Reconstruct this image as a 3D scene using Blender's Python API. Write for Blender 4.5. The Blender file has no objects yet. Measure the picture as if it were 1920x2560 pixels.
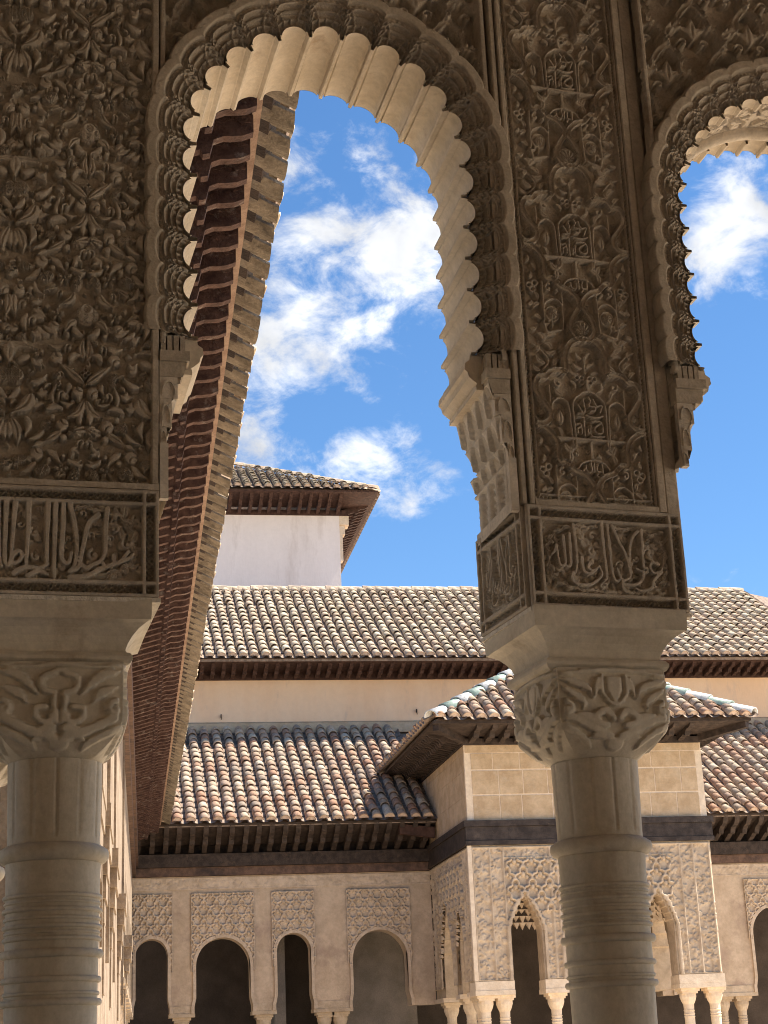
import bpy, math, random
import numpy as np
from mathutils import Vector, Matrix

# ------------------------------------------------------------------ camera, sky, sun, exposure
scn = bpy.context.scene
COL = scn.collection
random.seed(7); rng = np.random.default_rng(7)
R = math.radians

def setup_camera():
    yaw, pitch, roll = R(10.0), R(18.1), R(2.5)
    fwd = Vector((math.sin(yaw)*math.cos(pitch), math.cos(yaw)*math.cos(pitch), math.sin(pitch)))
    r0 = Vector((math.cos(yaw), -math.sin(yaw), 0)); u0 = r0.cross(fwd)
    r = r0*math.cos(roll) - u0*math.sin(roll); u = u0*math.cos(roll) + r0*math.sin(roll)
    cd = bpy.data.cameras.new('camera'); co = bpy.data.objects.new('camera', cd); COL.objects.link(co)
    m = Matrix(((r.x, u.x, -fwd.x, 0), (r.y, u.y, -fwd.y, 0), (r.z, u.z, -fwd.z, 1.6), (0, 0, 0, 1)))
    co.matrix_world = m
    cd.sensor_fit = 'HORIZONTAL'; cd.sensor_width = 36.0; cd.lens = 36.0*4200/1920
    cd.clip_start = 0.05; cd.clip_end = 500
    scn.camera = co
    return r, u, fwd
CR, CU, CF = setup_camera()

def px_dir(x, y):
    d = CF + CR*((x-960)/4200) - CU*((y-1280)/4200)
    return d.normalized()

SUN_DIR = Vector((0.50, -0.02, 0.86)).normalized()
EXPOSURE = 1.38
SKY_STRENGTH = 0.10
def setup_light():
    sd = bpy.data.lights.new('sun', 'SUN'); so = bpy.data.objects.new('sun', sd); COL.objects.link(so)
    sd.energy = 5.0; sd.angle = R(0.53); sd.color = (1.0, 0.90, 0.77)
    so.rotation_euler = (-SUN_DIR).to_track_quat('-Z', 'Y').to_euler()
    so.location = SUN_DIR*60
    w = bpy.data.worlds.new('World'); scn.world = w; w.use_nodes = True
    nt = w.node_tree; nt.nodes.clear()
    N = nt.nodes.new; L = nt.links.new
    out = N('ShaderNodeOutputWorld'); bg = N('ShaderNodeBackground'); L(bg.outputs[0], out.inputs[0])
    sky = N('ShaderNodeTexSky'); sky.sky_type = 'NISHITA'; sky.sun_disc = False
    sky.sun_elevation = math.asin(SUN_DIR.z); sky.sun_rotation = math.atan2(SUN_DIR.x, SUN_DIR.y)
    sky.altitude = 700; sky.air_density = 1.0; sky.dust_density = 0.15; sky.ozone_density = 3.0
    bg.inputs['Strength'].default_value = SKY_STRENGTH
    tc = N('ShaderNodeTexCoord')
    nrm = N('ShaderNodeVectorMath'); nrm.operation = 'NORMALIZE'; L(tc.outputs['Generated'], nrm.inputs[0])
    d = nrm.outputs[0]
    def math_(op, a, b=None, c=None):
        n = N('ShaderNodeMath'); n.operation = op
        for i, v in enumerate((a, b, c)):
            if v is None: continue
            if isinstance(v, (int, float)): n.inputs[i].default_value = v
            else: L(v, n.inputs[i])
        return n.outputs[0]
    # cloud banks: (pixel x, pixel y of the photograph, angular radius in degrees, weight)
    banks = [(1010, 500, 2.4, 0.19), (800, 560, 2.0, 0.18), (1080, 640, 1.8, 0.17), (670, 770, 2.0, 0.20), (840, 860, 1.9, 0.20), (620, 880, 1.4, 0.15),
             (920, 720, 1.8, 0.14), (1040, 960, 1.2, 0.14), (640, 1150, 1.6, 0.24), (860, 1140, 1.6, 0.22), (1000, 1230, 1.5, 0.23), (680, 300, 1.0, 0.08),
             (1880, 600, 2.6, 0.27), (1750, 620, 1.6, 0.20), (820, 340, 1.8, -0.10), (800, 1030, 1.2, -0.14), (1840, 480, 1.2, 0.08),
             (1800, 1060, 3.6, -0.40), (1000, 1420, 1.8, -0.35), (640, 1010, 0.9, -0.08), (660, 470, 1.0, 0.04)]
    tot = None
    for (x, y, a, wgt) in banks:
        c = px_dir(x, y)
        dp = N('ShaderNodeVectorMath'); dp.operation = 'DOT_PRODUCT'; L(d, dp.inputs[0]); dp.inputs[1].default_value = c
        k = 1.0/(1-math.cos(R(a)))
        e = math_('MULTIPLY', math_('SUBTRACT', dp.outputs['Value'], 1.0), k)      # -(angle/a)^2
        g = math_('MULTIPLY', math_('EXPONENT', e), wgt)
        tot = g if tot is None else math_('ADD', tot, g)
    mp = N('ShaderNodeMapping'); mp.inputs['Scale'].default_value = (1.0, 1.0, 1.5); mp.inputs['Rotation'].default_value = (0.3, 0.2, 0.5)
    L(d, mp.inputs['Vector'])
    n1 = N('ShaderNodeTexNoise'); n1.inputs['Scale'].default_value = 24.0; n1.inputs['Detail'].default_value = 11.0
    n1.inputs['Roughness'].default_value = 0.62; n1.inputs['Distortion'].default_value = 0.25; L(mp.outputs[0], n1.inputs['Vector'])
    n2 = N('ShaderNodeTexNoise'); n2.inputs['Scale'].default_value = 3.0; n2.inputs['Detail'].default_value = 2.0; L(d, n2.inputs['Vector'])
    v = math_('ADD', math_('MULTIPLY', n1.outputs['Fac'], 1.15), math_('MULTIPLY', n2.outputs['Fac'], 0.30))
    v = math_('ADD', v, tot)
    mr = N('ShaderNodeMapRange'); mr.interpolation_type = 'SMOOTHSTEP'; L(v, mr.inputs[0])
    mr.inputs[1].default_value = 0.79; mr.inputs[2].default_value = 1.12
    # grey shading inside the clouds
    n3 = N('ShaderNodeTexNoise'); n3.inputs['Scale'].default_value = 20.0; n3.inputs['Detail'].default_value = 5.0; L(d, n3.inputs['Vector'])
    cl = N('ShaderNodeMapRange'); L(n3.outputs['Fac'], cl.inputs[0]); cl.inputs[1].default_value = 0.3; cl.inputs[2].default_value = 0.62
    cl.inputs[3].default_value = 0.62; cl.inputs[4].default_value = 1.0
    cc = N('ShaderNodeVectorMath'); cc.operation = 'SCALE'; cc.inputs[0].default_value = (4.7, 4.8, 5.0); L(cl.outputs[0], cc.inputs['Scale'])
    hs = N('ShaderNodeHueSaturation'); hs.inputs['Saturation'].default_value = 1.18; hs.inputs['Value'].default_value = 0.75; L(sky.outputs[0], hs.inputs['Color'])
    mx = N('ShaderNodeMix'); mx.data_type = 'RGBA'; L(mr.outputs[0], mx.inputs['Factor']); L(hs.outputs[0], mx.inputs[6]); L(cc.outputs[0], mx.inputs[7])
    L(mx.outputs[2], bg.inputs['Color'])
    scn.view_settings.view_transform = 'Standard'; scn.view_settings.look = 'None'
    scn.view_settings.exposure = EXPOSURE; scn.view_settings.gamma = 1.0; scn.view_settings.use_curve_mapping = False
    scn.render.engine = 'CYCLES'
    scn.cycles.use_denoising = True
    scn.cycles.pixel_filter_type = 'BLACKMAN_HARRIS'; scn.cycles.filter_width = 1.0
    scn.cycles.max_bounces = 10; scn.cycles.diffuse_bounces = 4; scn.cycles.glossy_bounces = 2
    scn.cycles.sample_clamp_indirect = 8.0
setup_light()

# ------------------------------------------------------------------ materials
MATS = {}
def material(name, c1, c2, scale=6.0, rough=0.85, bump=0.15, bscale=60.0, c3=None, s3=1.5, t3=0.55, spec=0.25, streak=False, islands=None, lo=.38, hi=.62, grain=45.0, gamp=.22):
    """two-tone noise stone / plaster / wood; c3 = stain colour in patches; islands = list of colours picked per piece"""
    m = bpy.data.materials.new(name); m.use_nodes = True; nt = m.node_tree; N = nt.nodes.new; L = nt.links.new
    b = nt.nodes['Principled BSDF']; b.inputs['Roughness'].default_value = rough; b.inputs['Specular IOR Level'].default_value = spec
    geo = N('ShaderNodeNewGeometry'); pos = geo.outputs['Position']
    if streak:
        mp = N('ShaderNodeMapping'); mp.inputs['Scale'].default_value = streak; L(pos, mp.inputs['Vector']); pos2 = mp.outputs[0]
    else: pos2 = pos
    n = N('ShaderNodeTexNoise'); n.inputs['Scale'].default_value = scale; n.inputs['Detail'].default_value = 6; n.inputs['Roughness'].default_value = 0.6; L(pos2, n.inputs['Vector'])
    mr = N('ShaderNodeMapRange'); L(n.outputs['Fac'], mr.inputs[0]); mr.inputs[1].default_value = lo; mr.inputs[2].default_value = hi
    mx = N('ShaderNodeMix'); mx.data_type = 'RGBA'; L(mr.outputs[0], mx.inputs['Factor'])
    if islands:
        oi = N('ShaderNodeObjectInfo'); ad = N('ShaderNodeMath'); ad.operation = 'ADD'; L(oi.outputs['Random'], ad.inputs[0]); L(geo.outputs['Random Per Island'], ad.inputs[1])
        fr = N('ShaderNodeMath'); fr.operation = 'FRACT'; L(ad.outputs[0], fr.inputs[0])
        rp = N('ShaderNodeValToRGB'); rp.color_ramp.interpolation = 'CONSTANT'; L(fr.outputs[0], rp.inputs[0])
        els = rp.color_ramp.elements
        while len(els) < len(islands): els.new(0.5)
        for i, c in enumerate(islands):
            els[i].position = i/len(islands); els[i].color = (*c, 1)
        ml = N('ShaderNodeMix'); ml.data_type = 'RGBA'; ml.blend_type = 'MULTIPLY'; ml.inputs['Factor'].default_value = 1.0
        mx.inputs[6].default_value = (*c1, 1); mx.inputs[7].default_value = (*c2, 1)
        L(rp.outputs[0], ml.inputs[6]); L(mx.outputs[2], ml.inputs[7]); col = ml.outputs[2]
    else:
        mx.inputs[6].default_value = (*c1, 1); mx.inputs[7].default_value = (*c2, 1); col = mx.outputs[2]
    if c3 is not None:
        n3 = N('ShaderNodeTexNoise'); n3.inputs['Scale'].default_value = s3; n3.inputs['Detail'].default_value = 7; n3.inputs['Roughness'].default_value = 0.68; L(pos2, n3.inputs['Vector'])
        r3 = N('ShaderNodeMapRange'); L(n3.outputs['Fac'], r3.inputs[0]); r3.inputs[1].default_value = t3; r3.inputs[2].default_value = t3+0.14
        m3 = N('ShaderNodeMix'); m3.data_type = 'RGBA'; L(r3.outputs[0], m3.inputs['Factor']); L(col, m3.inputs[6]); m3.inputs[7].default_value = (*c3, 1); col = m3.outputs[2]
    # fine mottling and small dark pits
    ng = N('ShaderNodeTexNoise'); ng.inputs['Scale'].default_value = grain; ng.inputs['Detail'].default_value = 5; ng.inputs['Roughness'].default_value = 0.75; L(pos, ng.inputs['Vector'])
    rg = N('ShaderNodeMapRange'); L(ng.outputs['Fac'], rg.inputs[0]); rg.inputs[1].default_value = .30; rg.inputs[2].default_value = .64; rg.inputs[3].default_value = 1-gamp; rg.inputs[4].default_value = 1+gamp*.35
    mg = N('ShaderNodeVectorMath'); mg.operation = 'SCALE'; L(col, mg.inputs[0]); L(rg.outputs[0], mg.inputs['Scale']); col = mg.outputs[0]
    L(col, b.inputs['Base Color'])
    if bump:
        nb = N('ShaderNodeTexNoise'); nb.inputs['Scale'].default_value = bscale; nb.inputs['Detail'].default_value = 4; L(pos2, nb.inputs['Vector'])
        bp = N('ShaderNodeBump'); bp.inputs['Strength'].default_value = bump; bp.inputs['Distance'].default_value = 0.02; L(nb.outputs['Fac'], bp.inputs['Height']); L(bp.outputs[0], b.inputs['Normal'])
    MATS[name] = m
    return m

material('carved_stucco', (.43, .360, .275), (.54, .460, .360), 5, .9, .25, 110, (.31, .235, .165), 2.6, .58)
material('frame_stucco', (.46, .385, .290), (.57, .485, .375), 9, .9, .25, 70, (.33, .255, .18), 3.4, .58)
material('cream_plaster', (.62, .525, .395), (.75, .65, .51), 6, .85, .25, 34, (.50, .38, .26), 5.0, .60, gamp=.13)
material('pale_plaster', (.60, .52, .41), (.72, .63, .51), 7, .85, .25, 40, (.46, .36, .26), 4.5, .58)
material('marble', (.47, .395, .285), (.645, .56, .425), 3.0, .65, .18, 26, (.31, .225, .14), 2.0, .55, .25, (1, 1, .30), gamp=.16)
material('marble_light', (.51, .435, .32), (.63, .55, .42), 5, .65, .15, 30, (.36, .275, .185), 2.8, .57, .25, gamp=.16)
material('mortar', (.62, .55, .44), (.74, .67, .56), 30, .95, .4, 120)
WOODSTR = (3, 3, 3)
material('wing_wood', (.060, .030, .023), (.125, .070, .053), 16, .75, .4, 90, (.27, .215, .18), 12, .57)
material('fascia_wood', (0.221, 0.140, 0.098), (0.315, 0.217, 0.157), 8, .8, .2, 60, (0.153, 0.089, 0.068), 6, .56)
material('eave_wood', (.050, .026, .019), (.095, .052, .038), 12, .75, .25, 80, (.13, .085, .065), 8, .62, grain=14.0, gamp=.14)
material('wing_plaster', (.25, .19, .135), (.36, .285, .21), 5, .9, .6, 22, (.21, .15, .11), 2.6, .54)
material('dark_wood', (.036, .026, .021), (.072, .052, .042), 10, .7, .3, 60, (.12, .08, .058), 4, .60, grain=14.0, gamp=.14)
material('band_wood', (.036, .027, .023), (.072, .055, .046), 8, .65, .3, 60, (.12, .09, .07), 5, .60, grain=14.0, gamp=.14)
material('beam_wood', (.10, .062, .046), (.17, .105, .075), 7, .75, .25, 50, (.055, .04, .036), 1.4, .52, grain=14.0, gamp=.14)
TILES = [(0.504, 0.395, 0.290), (0.563, 0.462, 0.353), (0.420, 0.260, 0.181), (0.361, 0.298, 0.239), (0.521, 0.412, 0.311), (0.462, 0.328, 0.239), (0.596, 0.512, 0.403), (0.412, 0.311, 0.244), (0.437, 0.286, 0.202), (0.538, 0.428, 0.319), (0.487, 0.361, 0.269)]
TILES2 = [(0.571, 0.479, 0.361), (0.613, 0.525, 0.399), (0.512, 0.395, 0.294), (0.470, 0.399, 0.311), (0.588, 0.483, 0.374), (0.554, 0.437, 0.336), (0.638, 0.563, 0.445), (0.529, 0.441, 0.344)]
material('roof_tile', (.78, .75, .72), (1.08, 1.06, 1.04), 22, .9, .35, 80, (.16, .135, .115), 9, .575, .15, islands=TILES, grain=14.0, gamp=.14)
material('roof_tile_pale', (.80, .77, .74), (1.06, 1.04, 1.0), 22, .9, .35, 80, (.20, .17, .14), 9, .61, .15, islands=TILES2, grain=14.0, gamp=.14)
material('roof_tile_grey', (.45, .43, .40), (.78, .75, .70), 18, .9, .35, 80, (.12, .11, .10), 6, .55, .15, islands=TILES2, grain=14.0, gamp=.14)
material('channel_tile', (.22, .165, .13), (.36, .28, .22), 14, .95, .3, 70)
material('eave_channel', (.20, .168, .128), (.33, .28, .215), 9, .9, .4, 60, (.10, .085, .068), 6, .54)
material('tile_plug', (.55, .42, .325), (.65, .51, .40), 9, .9, .15, 60)
material('glaze_white', (.50, .51, .49), (.74, .74, .71), 12, .4, .15, 60, (.10, .10, .095), 7, .55, .5)
material('glaze_green', (.24, .33, .27), (.38, .47, .40), 10, .35, .15, 60, (.58, .60, .54), 7, .56, .5)
material('peach_wall', (.88, .61, .39), (.92, .67, .45), 2.0, .9, .15, 30, (.74, .54, .39), 2.4, .57, .25, (1, 1, .3), grain=9.0, gamp=.045)
material('white_wall', (.82, .745, .70), (.88, .805, .76), 1.6, .9, .15, 30, (.72, .64, .59), 2.2, .56, .25, (1, 1, .22), grain=9.0, gamp=.045)
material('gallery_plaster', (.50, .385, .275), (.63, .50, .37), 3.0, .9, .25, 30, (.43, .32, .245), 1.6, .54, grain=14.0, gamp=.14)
material('sebka_plaster', (.52, .41, .30), (.65, .525, .40), 6, .9, .25, 40, (.42, .32, .24), 2.5, .58, grain=14.0, gamp=.14)
material('pavilion_plaster', (.48, .375, .265), (.62, .50, .365), 5.0, .9, .3, 35, (.42, .32, .23), 2.3, .56, grain=14.0, gamp=.14)
material('pavilion_block', (.50, .36, .22), (.62, .47, .305), 4.0, .9, .3, 40, (.58, .46, .32), 3, .55, grain=14.0, gamp=.14)
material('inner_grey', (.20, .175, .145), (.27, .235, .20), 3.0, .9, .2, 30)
material('pavilion_joint', (.74, .60, .44), (.82, .69, .53), 9, .9, .2, 60, grain=14.0, gamp=.14)
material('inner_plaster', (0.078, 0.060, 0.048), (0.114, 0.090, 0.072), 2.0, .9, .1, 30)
material('court_paving', (.56, .46, .34), (.66, .55, .42), 1.5, .85, .2, 20)
material('gallery_wall', (.70, .59, .46), (.78, .67, .54), 2, .9, .1, 20)
material('gallery_floor', (.62, .55, .45), (.71, .64, .53), 2, .6, .1, 20)

# ------------------------------------------------------------------ mesh helpers
def new_mesh(name, V, F, mats, smooth=False, mi=None):
    me = bpy.data.meshes.new(name)
    V = np.asarray(V, dtype=np.float32).reshape(-1, 3)
    if isinstance(F, np.ndarray):
        nq = len(F); k = F.shape[1]
        me.vertices.add(len(V)); me.vertices.foreach_set('co', V.ravel())
        me.loops.add(nq*k); me.loops.foreach_set('vertex_index', F.astype(np.int32).ravel())
        me.polygons.add(nq); me.polygons.foreach_set('loop_start', np.arange(0, nq*k, k, dtype=np.int32))
        me.update(calc_edges=True)
    else:
        me.from_pydata(V.tolist(), [], F)
    if not isinstance(mats, (list, tuple)): mats = [mats]
    for m in mats: me.materials.append(MATS[m])
    if mi is not None: me.polygons.foreach_set('material_index', np.asarray(mi, dtype=np.int32))
    if smooth: me.polygons.foreach_set('use_smooth', np.ones(len(me.polygons), dtype=bool))
    me.update()
    return me

def link(name, me, parent=None, loc=None, rot=None):
    o = bpy.data.objects.new(name, me); COL.objects.link(o)
    if parent is not None: o.parent = parent
    if loc is not None: o.location = loc
    if rot is not None: o.rotation_euler = rot
    return o

def thing(name, label, cat, loc=(0, 0, 0), rz=0.0, group=None):
    o = bpy.data.objects.new(name, None); COL.objects.link(o); o.location = loc; o.rotation_euler = (0, 0, rz)
    o.empty_display_size = 0.2
    o['label'] = label; o['category'] = cat; o['kind'] = 'thing'
    if group: o['group'] = group
    return o

def structure(o): o['kind'] = 'structure'; return o
def stuff(o): o['kind'] = 'stuff'; return o

class MB:
    """collects shapes into one mesh"""
    def __init__(s): s.V = []; s.F = []; s.M = []
    def add(s, V, F, m=0):
        b = len(s.V); s.V += [tuple(v) for v in V]; s.F += [tuple(i+b for i in f) for f in F]; s.M += [m]*len(F)
    def box(s, x0, x1, y0, y1, z0, z1, m=0, bev=0.0):
        if bev:
            c = [(x0+bev, y0), (x1-bev, y0), (x1, y0+bev), (x1, y1-bev), (x1-bev, y1), (x0+bev, y1), (x0, y1-bev), (x0, y0+bev)]
            s.prism([(a, b) for a, b in c], z0, z1, m); return
        V = [(x0, y0, z0), (x1, y0, z0), (x1, y1, z0), (x0, y1, z0), (x0, y0, z1), (x1, y0, z1), (x1, y1, z1), (x0, y1, z1)]
        s.add(V, [(0, 3, 2, 1), (4, 5, 6, 7), (0, 1, 5, 4), (1, 2, 6, 5), (2, 3, 7, 6), (3, 0, 4, 7)], m)
    def prism(s, pts, z0, z1, m=0):          # polygon in xy, counter-clockwise
        n = len(pts)
        V = [(x, y, z0) for x, y in pts] + [(x, y, z1) for x, y in pts]
        s.add(V, [tuple(range(n-1, -1, -1)), tuple(range(n, 2*n))] + [(i, (i+1) % n, n+(i+1) % n, n+i) for i in range(n)], m)
    def prism_y(s, pts, y0, y1, m=0):        # polygon in xz extruded along y
        n = len(pts)
        V = [(x, y0, z) for x, z in pts] + [(x, y1, z) for x, z in pts]
        s.add(V, [tuple(range(n)), tuple(range(2*n-1, n-1, -1))] + [(i, n+i, n+(i+1) % n, (i+1) % n) for i in range(n)], m)
    def prism_x(s, pts, x0, x1, m=0):        # polygon in yz extruded along x
        n = len(pts)
        V = [(x0, y, z) for y, z in pts] + [(x1, y, z) for y, z in pts]
        s.add(V, [tuple(range(n-1, -1, -1)), tuple(range(n, 2*n))] + [(i, (i+1) % n, n+(i+1) % n, n+i) for i in range(n)], m)
    def lathe(s, prof, cx=0, cy=0, n=32, m=0):   # prof list of (r, z)
        k = len(prof); V = []; F = []
        for (r, z) in prof:
            for j in range(n):
                a = 2*math.pi*j/n; V.append((cx+r*math.cos(a), cy+r*math.sin(a), z))
        for i in range(k-1):
            for j in range(n):
                F.append((i*n+j, i*n+(j+1) % n, (i+1)*n+(j+1) % n, (i+1)*n+j))
        s.add(V, F, m)
    def mesh(s, name, mats, smooth=False): return new_mesh(name, s.V, s.F, mats, smooth, s.M)
    def obj(s, name, mats, parent=None, loc=None, rot=None, smooth=False): return link(name, s.mesh(name, mats, smooth), parent, loc, rot)

def part_box(name, mat, parent, x0, x1, y0, y1, z0, z1, bev=0.0):
    b = MB(); b.box(x0, x1, y0, y1, z0, z1, 0, bev); return b.obj(name, mat, parent)

def grid_faces(n, m, wrap=False):
    i = np.arange(n-1)[:, None]; j = np.arange(m-1)[None, :]
    a = (i*m+j); return np.stack([a, a+1, a+m+1, a+m], -1).reshape(-1, 4)

def grid_obj(name, P, mat, parent=None, smooth=True, mask=None, flip=False, loc=None, rot=None):
    n, m, _ = P.shape; F = grid_faces(n, m)
    if flip: F = F[:, ::-1]
    V = P.reshape(-1, 3)
    if mask is not None:
        k = mask.ravel(); F = F[k[F].all(1)]
        used = np.zeros(len(V), bool); used[F.ravel()] = True; idx = np.cumsum(used)-1
        V = V[used]; F = idx[F]
    return link(name, new_mesh(name, V, F, mat, smooth), parent, loc, rot)

def cr(pts, n=5, closed=False):
    """Catmull-Rom through pts"""
    P = np.asarray(pts, float)
    if len(P) < 3 and not closed: return P
    if closed: Q = np.vstack([P[-1], P, P[0], P[1]])
    else: Q = np.vstack([2*P[0]-P[1], P, 2*P[-1]-P[-2]])
    out = []
    for i in range(1, len(Q)-2):
        p0, p1, p2, p3 = Q[i-1:i+3]
        for t in np.arange(n)/n:
            out.append(.5*((2*p1)+(-p0+p2)*t+(2*p0-5*p1+4*p2-p3)*t*t+(-p0+3*p1-3*p2+p3)*t**3))
    if not closed: out.append(P[-1])
    else: out.append(out[0])
    return np.array(out)

# ------------------------------------------------------------------ carved relief as a height field
class Relief:
    def __init__(s, w, h, res):
        s.w, s.h = w, h; s.nx = int(round(w/res))+1; s.nz = int(round(h/res))+1
        s.x = np.linspace(0, w, s.nx); s.z = np.linspace(0, h, s.nz); s.rx = s.x[1]; s.rz = s.z[1]
        s.H = np.zeros((s.nz, s.nx), np.float32)
    def win(s, x0, x1, z0, z1):
        a = max(0, int(x0/s.rx)-1); b = min(s.nx, int(x1/s.rx)+3); c = max(0, int(z0/s.rz)-1); d = min(s.nz, int(z1/s.rz)+3)
        if a >= b or c >= d: return None
        return slice(c, d), slice(a, b)
    def put(s, w, h, mode='max'):
        if mode == 'max': s.H[w] = np.maximum(s.H[w], h)
        elif mode == 'add': s.H[w] += h
        else: s.H[w] = np.minimum(s.H[w], h)
    def stroke(s, pts, wid, h, prof='round', smooth=5, closed=False, taper=None):
        P = cr(pts, smooth, closed) if smooth else np.asarray(pts, float)
        n = len(P); mw = wid*1.05
        w = s.win(P[:, 0].min()-mw, P[:, 0].max()+mw, P[:, 1].min()-mw, P[:, 1].max()+mw)
        if w is None: return
        X = s.x[w[1]][None, :]; Z = s.z[w[0]][:, None]
        D = np.full((Z.shape[0], X.shape[1]), 9.0)
        t = np.linspace(0, 1, n)
        if taper is None: W = np.ones(n)
        elif taper == 'leaf': W = np.maximum(.12, np.sin(np.pi*t**.75))
        elif taper == 'tail': W = np.maximum(.2, 1-.8*t)
        else: W = np.ones(n)*taper[0]*(1-t)+taper[1]*t
        for i in range(n-1):
            ax, az = P[i]; bx, bz = P[i+1]; dx, dz = bx-ax, bz-az; l2 = dx*dx+dz*dz+1e-12
            k = np.clip(((X-ax)*dx+(Z-az)*dz)/l2, 0, 1)
            d = np.hypot(X-ax-k*dx, Z-az-k*dz)/(W[i]+(W[i+1]-W[i])*k)
            np.minimum(D, d, out=D)
        D /= wid
        s.put(w, s.prof(D, h, prof))
    def prof(s, D, h, prof):
        if prof == 'round': r = h*(.74*np.clip((1-D)/.14, 0, 1)+.26*np.sqrt(np.clip(1-D*D, 0, 1)))
        elif prof == 'flat': r = h*np.clip((1-D)/.18, 0, 1)
        elif prof == 'groove': r = h*(.80*np.clip((1-D)/.12, 0, 1)+.20*(1-np.clip(D, 0, 1)**2))-.22*h*np.clip(1-D/.22, 0, 1)
        elif prof == 'ribbon': r = h*np.clip((1-D)/.14, 0, 1)-.26*h*np.clip((.70-D)/.10, 0, 1)
        elif prof == 'rim': r = h*np.clip((1-D)/.15, 0, 1)-h*.55*np.clip((.80-D)/.3, 0, 1)
        return r
    def ell(s, cx, cz, a, b, ang, h, prof='round', pattern=None):
        m = max(a, b)*1.05; w = s.win(cx-m, cx+m, cz-m, cz+m)
        if w is None: return
        X = s.x[w[1]][None, :]-cx; Z = s.z[w[0]][:, None]-cz; c, q = math.cos(ang), math.sin(ang)
        x = (X*c+Z*q); z = (-X*q+Z*c); D = np.hypot(x/a, z/b)
        r = s.prof(D, h, prof)
        if pattern == 'hatch':
            r = r*(1-.38*((np.sin(x*900)*np.sin(z*900)) > .1)*(D < .82))
            r = r-.25*h*((D > .80) & (D < .88))
        elif pattern == 'fan':
            r = r*(1-.32*(np.cos(np.arctan2(z, x+a*.7)*16) > .3)*(D < .85))
        elif pattern == 'vein':
            r = r*(1-.45*np.clip(1-np.abs(z)/(b*.16), 0, 1))
        elif pattern == 'bud':
            r = r-.4*h*np.clip(1-np.abs(x/a-.1-(z/b)**2)/.12, 0, 1)*(D < .9)
        s.put(w, r)
    def ring(s, cx, cz, r, wid, h, a0=0, a1=360, prof='round'):
        n = max(6, int(abs(a1-a0)/20)); t = np.radians(np.linspace(a0, a1, n+1))
        s.stroke(np.stack([cx+r*np.cos(t), cz+r*np.sin(t)], 1), wid, h, prof, 0)
    def scroll(s, cx, cz, r, wid, h, a0=0, hand=1):
        t = np.linspace(0, 4.6, 14); rr = r*(1-.16*t)
        s.stroke(np.stack([cx+rr*np.cos(R(a0)+hand*t), cz+rr*np.sin(R(a0)+hand*t)], 1), wid, h, 'round', 0, taper=(1, .7))
        s.ell(cx+rr[-1]*.3*math.cos(R(a0)+hand*4.6), cz+rr[-1]*.3*math.sin(R(a0)+hand*4.6), wid*1.3, wid*1.3, 0, h)
    def leaf(s, x0, z0, x1, z1, wid, h, bend=0.0):
        mx, mz = (x0+x1)/2-(z1-z0)*bend, (z0+z1)/2+(x1-x0)*bend
        s.stroke([(x0, z0), (mx, mz), (x1, z1)], wid, h, 'groove' if wid > .009 else 'round', 5, taper='leaf')
    def flower(s, cx, cz, r, h, n=5, a0=90):
        for k in range(n):
            a = R(a0+360*k/n); s.ell(cx+r*.62*math.cos(a), cz+r*.62*math.sin(a), r*.45, r*.26, a, h, 'round', 'vein')
        s.ell(cx, cz, r*.2, r*.2, 0, h)
    def lattice(s, x0, x1, z0, z1, pitch, h):
        w = s.win(x0, x1, z0, z1)
        X = s.x[w[1]][None, :]; Z = s.z[w[0]][:, None]
        inn = (X >= x0) & (X <= x1) & (Z >= z0) & (Z <= z1)
        k = 2*math.pi/pitch
        a = np.abs(np.sin((X+Z-x0-z0)*k/2)); b = np.abs(np.sin((X-Z-x0+z0)*k/2))
        r = h*np.clip(np.maximum(1-a/.42, 1-b/.42), 0, 1)
        s.put(w, np.where(inn, r, 0))
    def bars(s, rects, h):
        for (x0, x1, z0, z1) in rects:
            w = s.win(x0, x1, z0, z1)
            if w is None: continue
            X = s.x[w[1]][None, :]; Z = s.z[w[0]][:, None]
            d = np.minimum(np.minimum(X-x0, x1-X), np.minimum(Z-z0, z1-Z))
            s.put(w, h*np.clip(d/.0025+.5, 0, 1))
    def cut(s, x0, x1, z0, z1, h=0):
        w = s.win(x0, x1, z0, z1); X = s.x[w[1]][None, :]; Z = s.z[w[0]][:, None]
        s.H[w] = np.where((X > x0) & (X < x1) & (Z > z0) & (Z < z1), h, s.H[w])
    def soften(s, k=1):
        for _ in range(0):
            H = s.H; Q = np.pad(H, 1, mode='edge')
            s.H = (Q[1:-1, 1:-1]*4+Q[:-2, 1:-1]*2+Q[2:, 1:-1]*2+Q[1:-1, :-2]*2+Q[1:-1, 2:]*2+Q[:-2, :-2]+Q[2:, 2:]+Q[:-2, 2:]+Q[2:, :-2])/16
    def wear(s, amp=.001, seed=1):
        g = np.random.default_rng(seed)
        for step, a in ((18, 1.0), (7, .6)):
            c = g.normal(size=(s.nz//step+3, s.nx//step+3))
            zi = np.arange(s.nz)/step; xi = np.arange(s.nx)/step
            z0 = zi.astype(int); x0 = xi.astype(int); fz = (zi-z0)[:, None]; fx = (xi-x0)[None, :]
            v = (c[z0][:, x0]*(1-fz)*(1-fx)+c[z0+1][:, x0]*fz*(1-fx)+c[z0][:, x0+1]*(1-fz)*fx+c[z0+1][:, x0+1]*fz*fx)
            s.H += (amp*a*v).astype(np.float32)
    def obj(s, name, mat, parent, x0, y, z0, mask=None, rot=None, loc=None, smooth=False):
        """front face looks towards -y; x to the right, z up"""
        P = np.zeros((s.nz, s.nx, 3), np.float32)
        P[..., 0] = x0+s.x[None, :]; P[..., 1] = y-s.H; P[..., 2] = z0+s.z[:, None]
        return grid_obj(name, P, mat, parent, smooth, mask, loc=loc, rot=rot)

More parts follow.
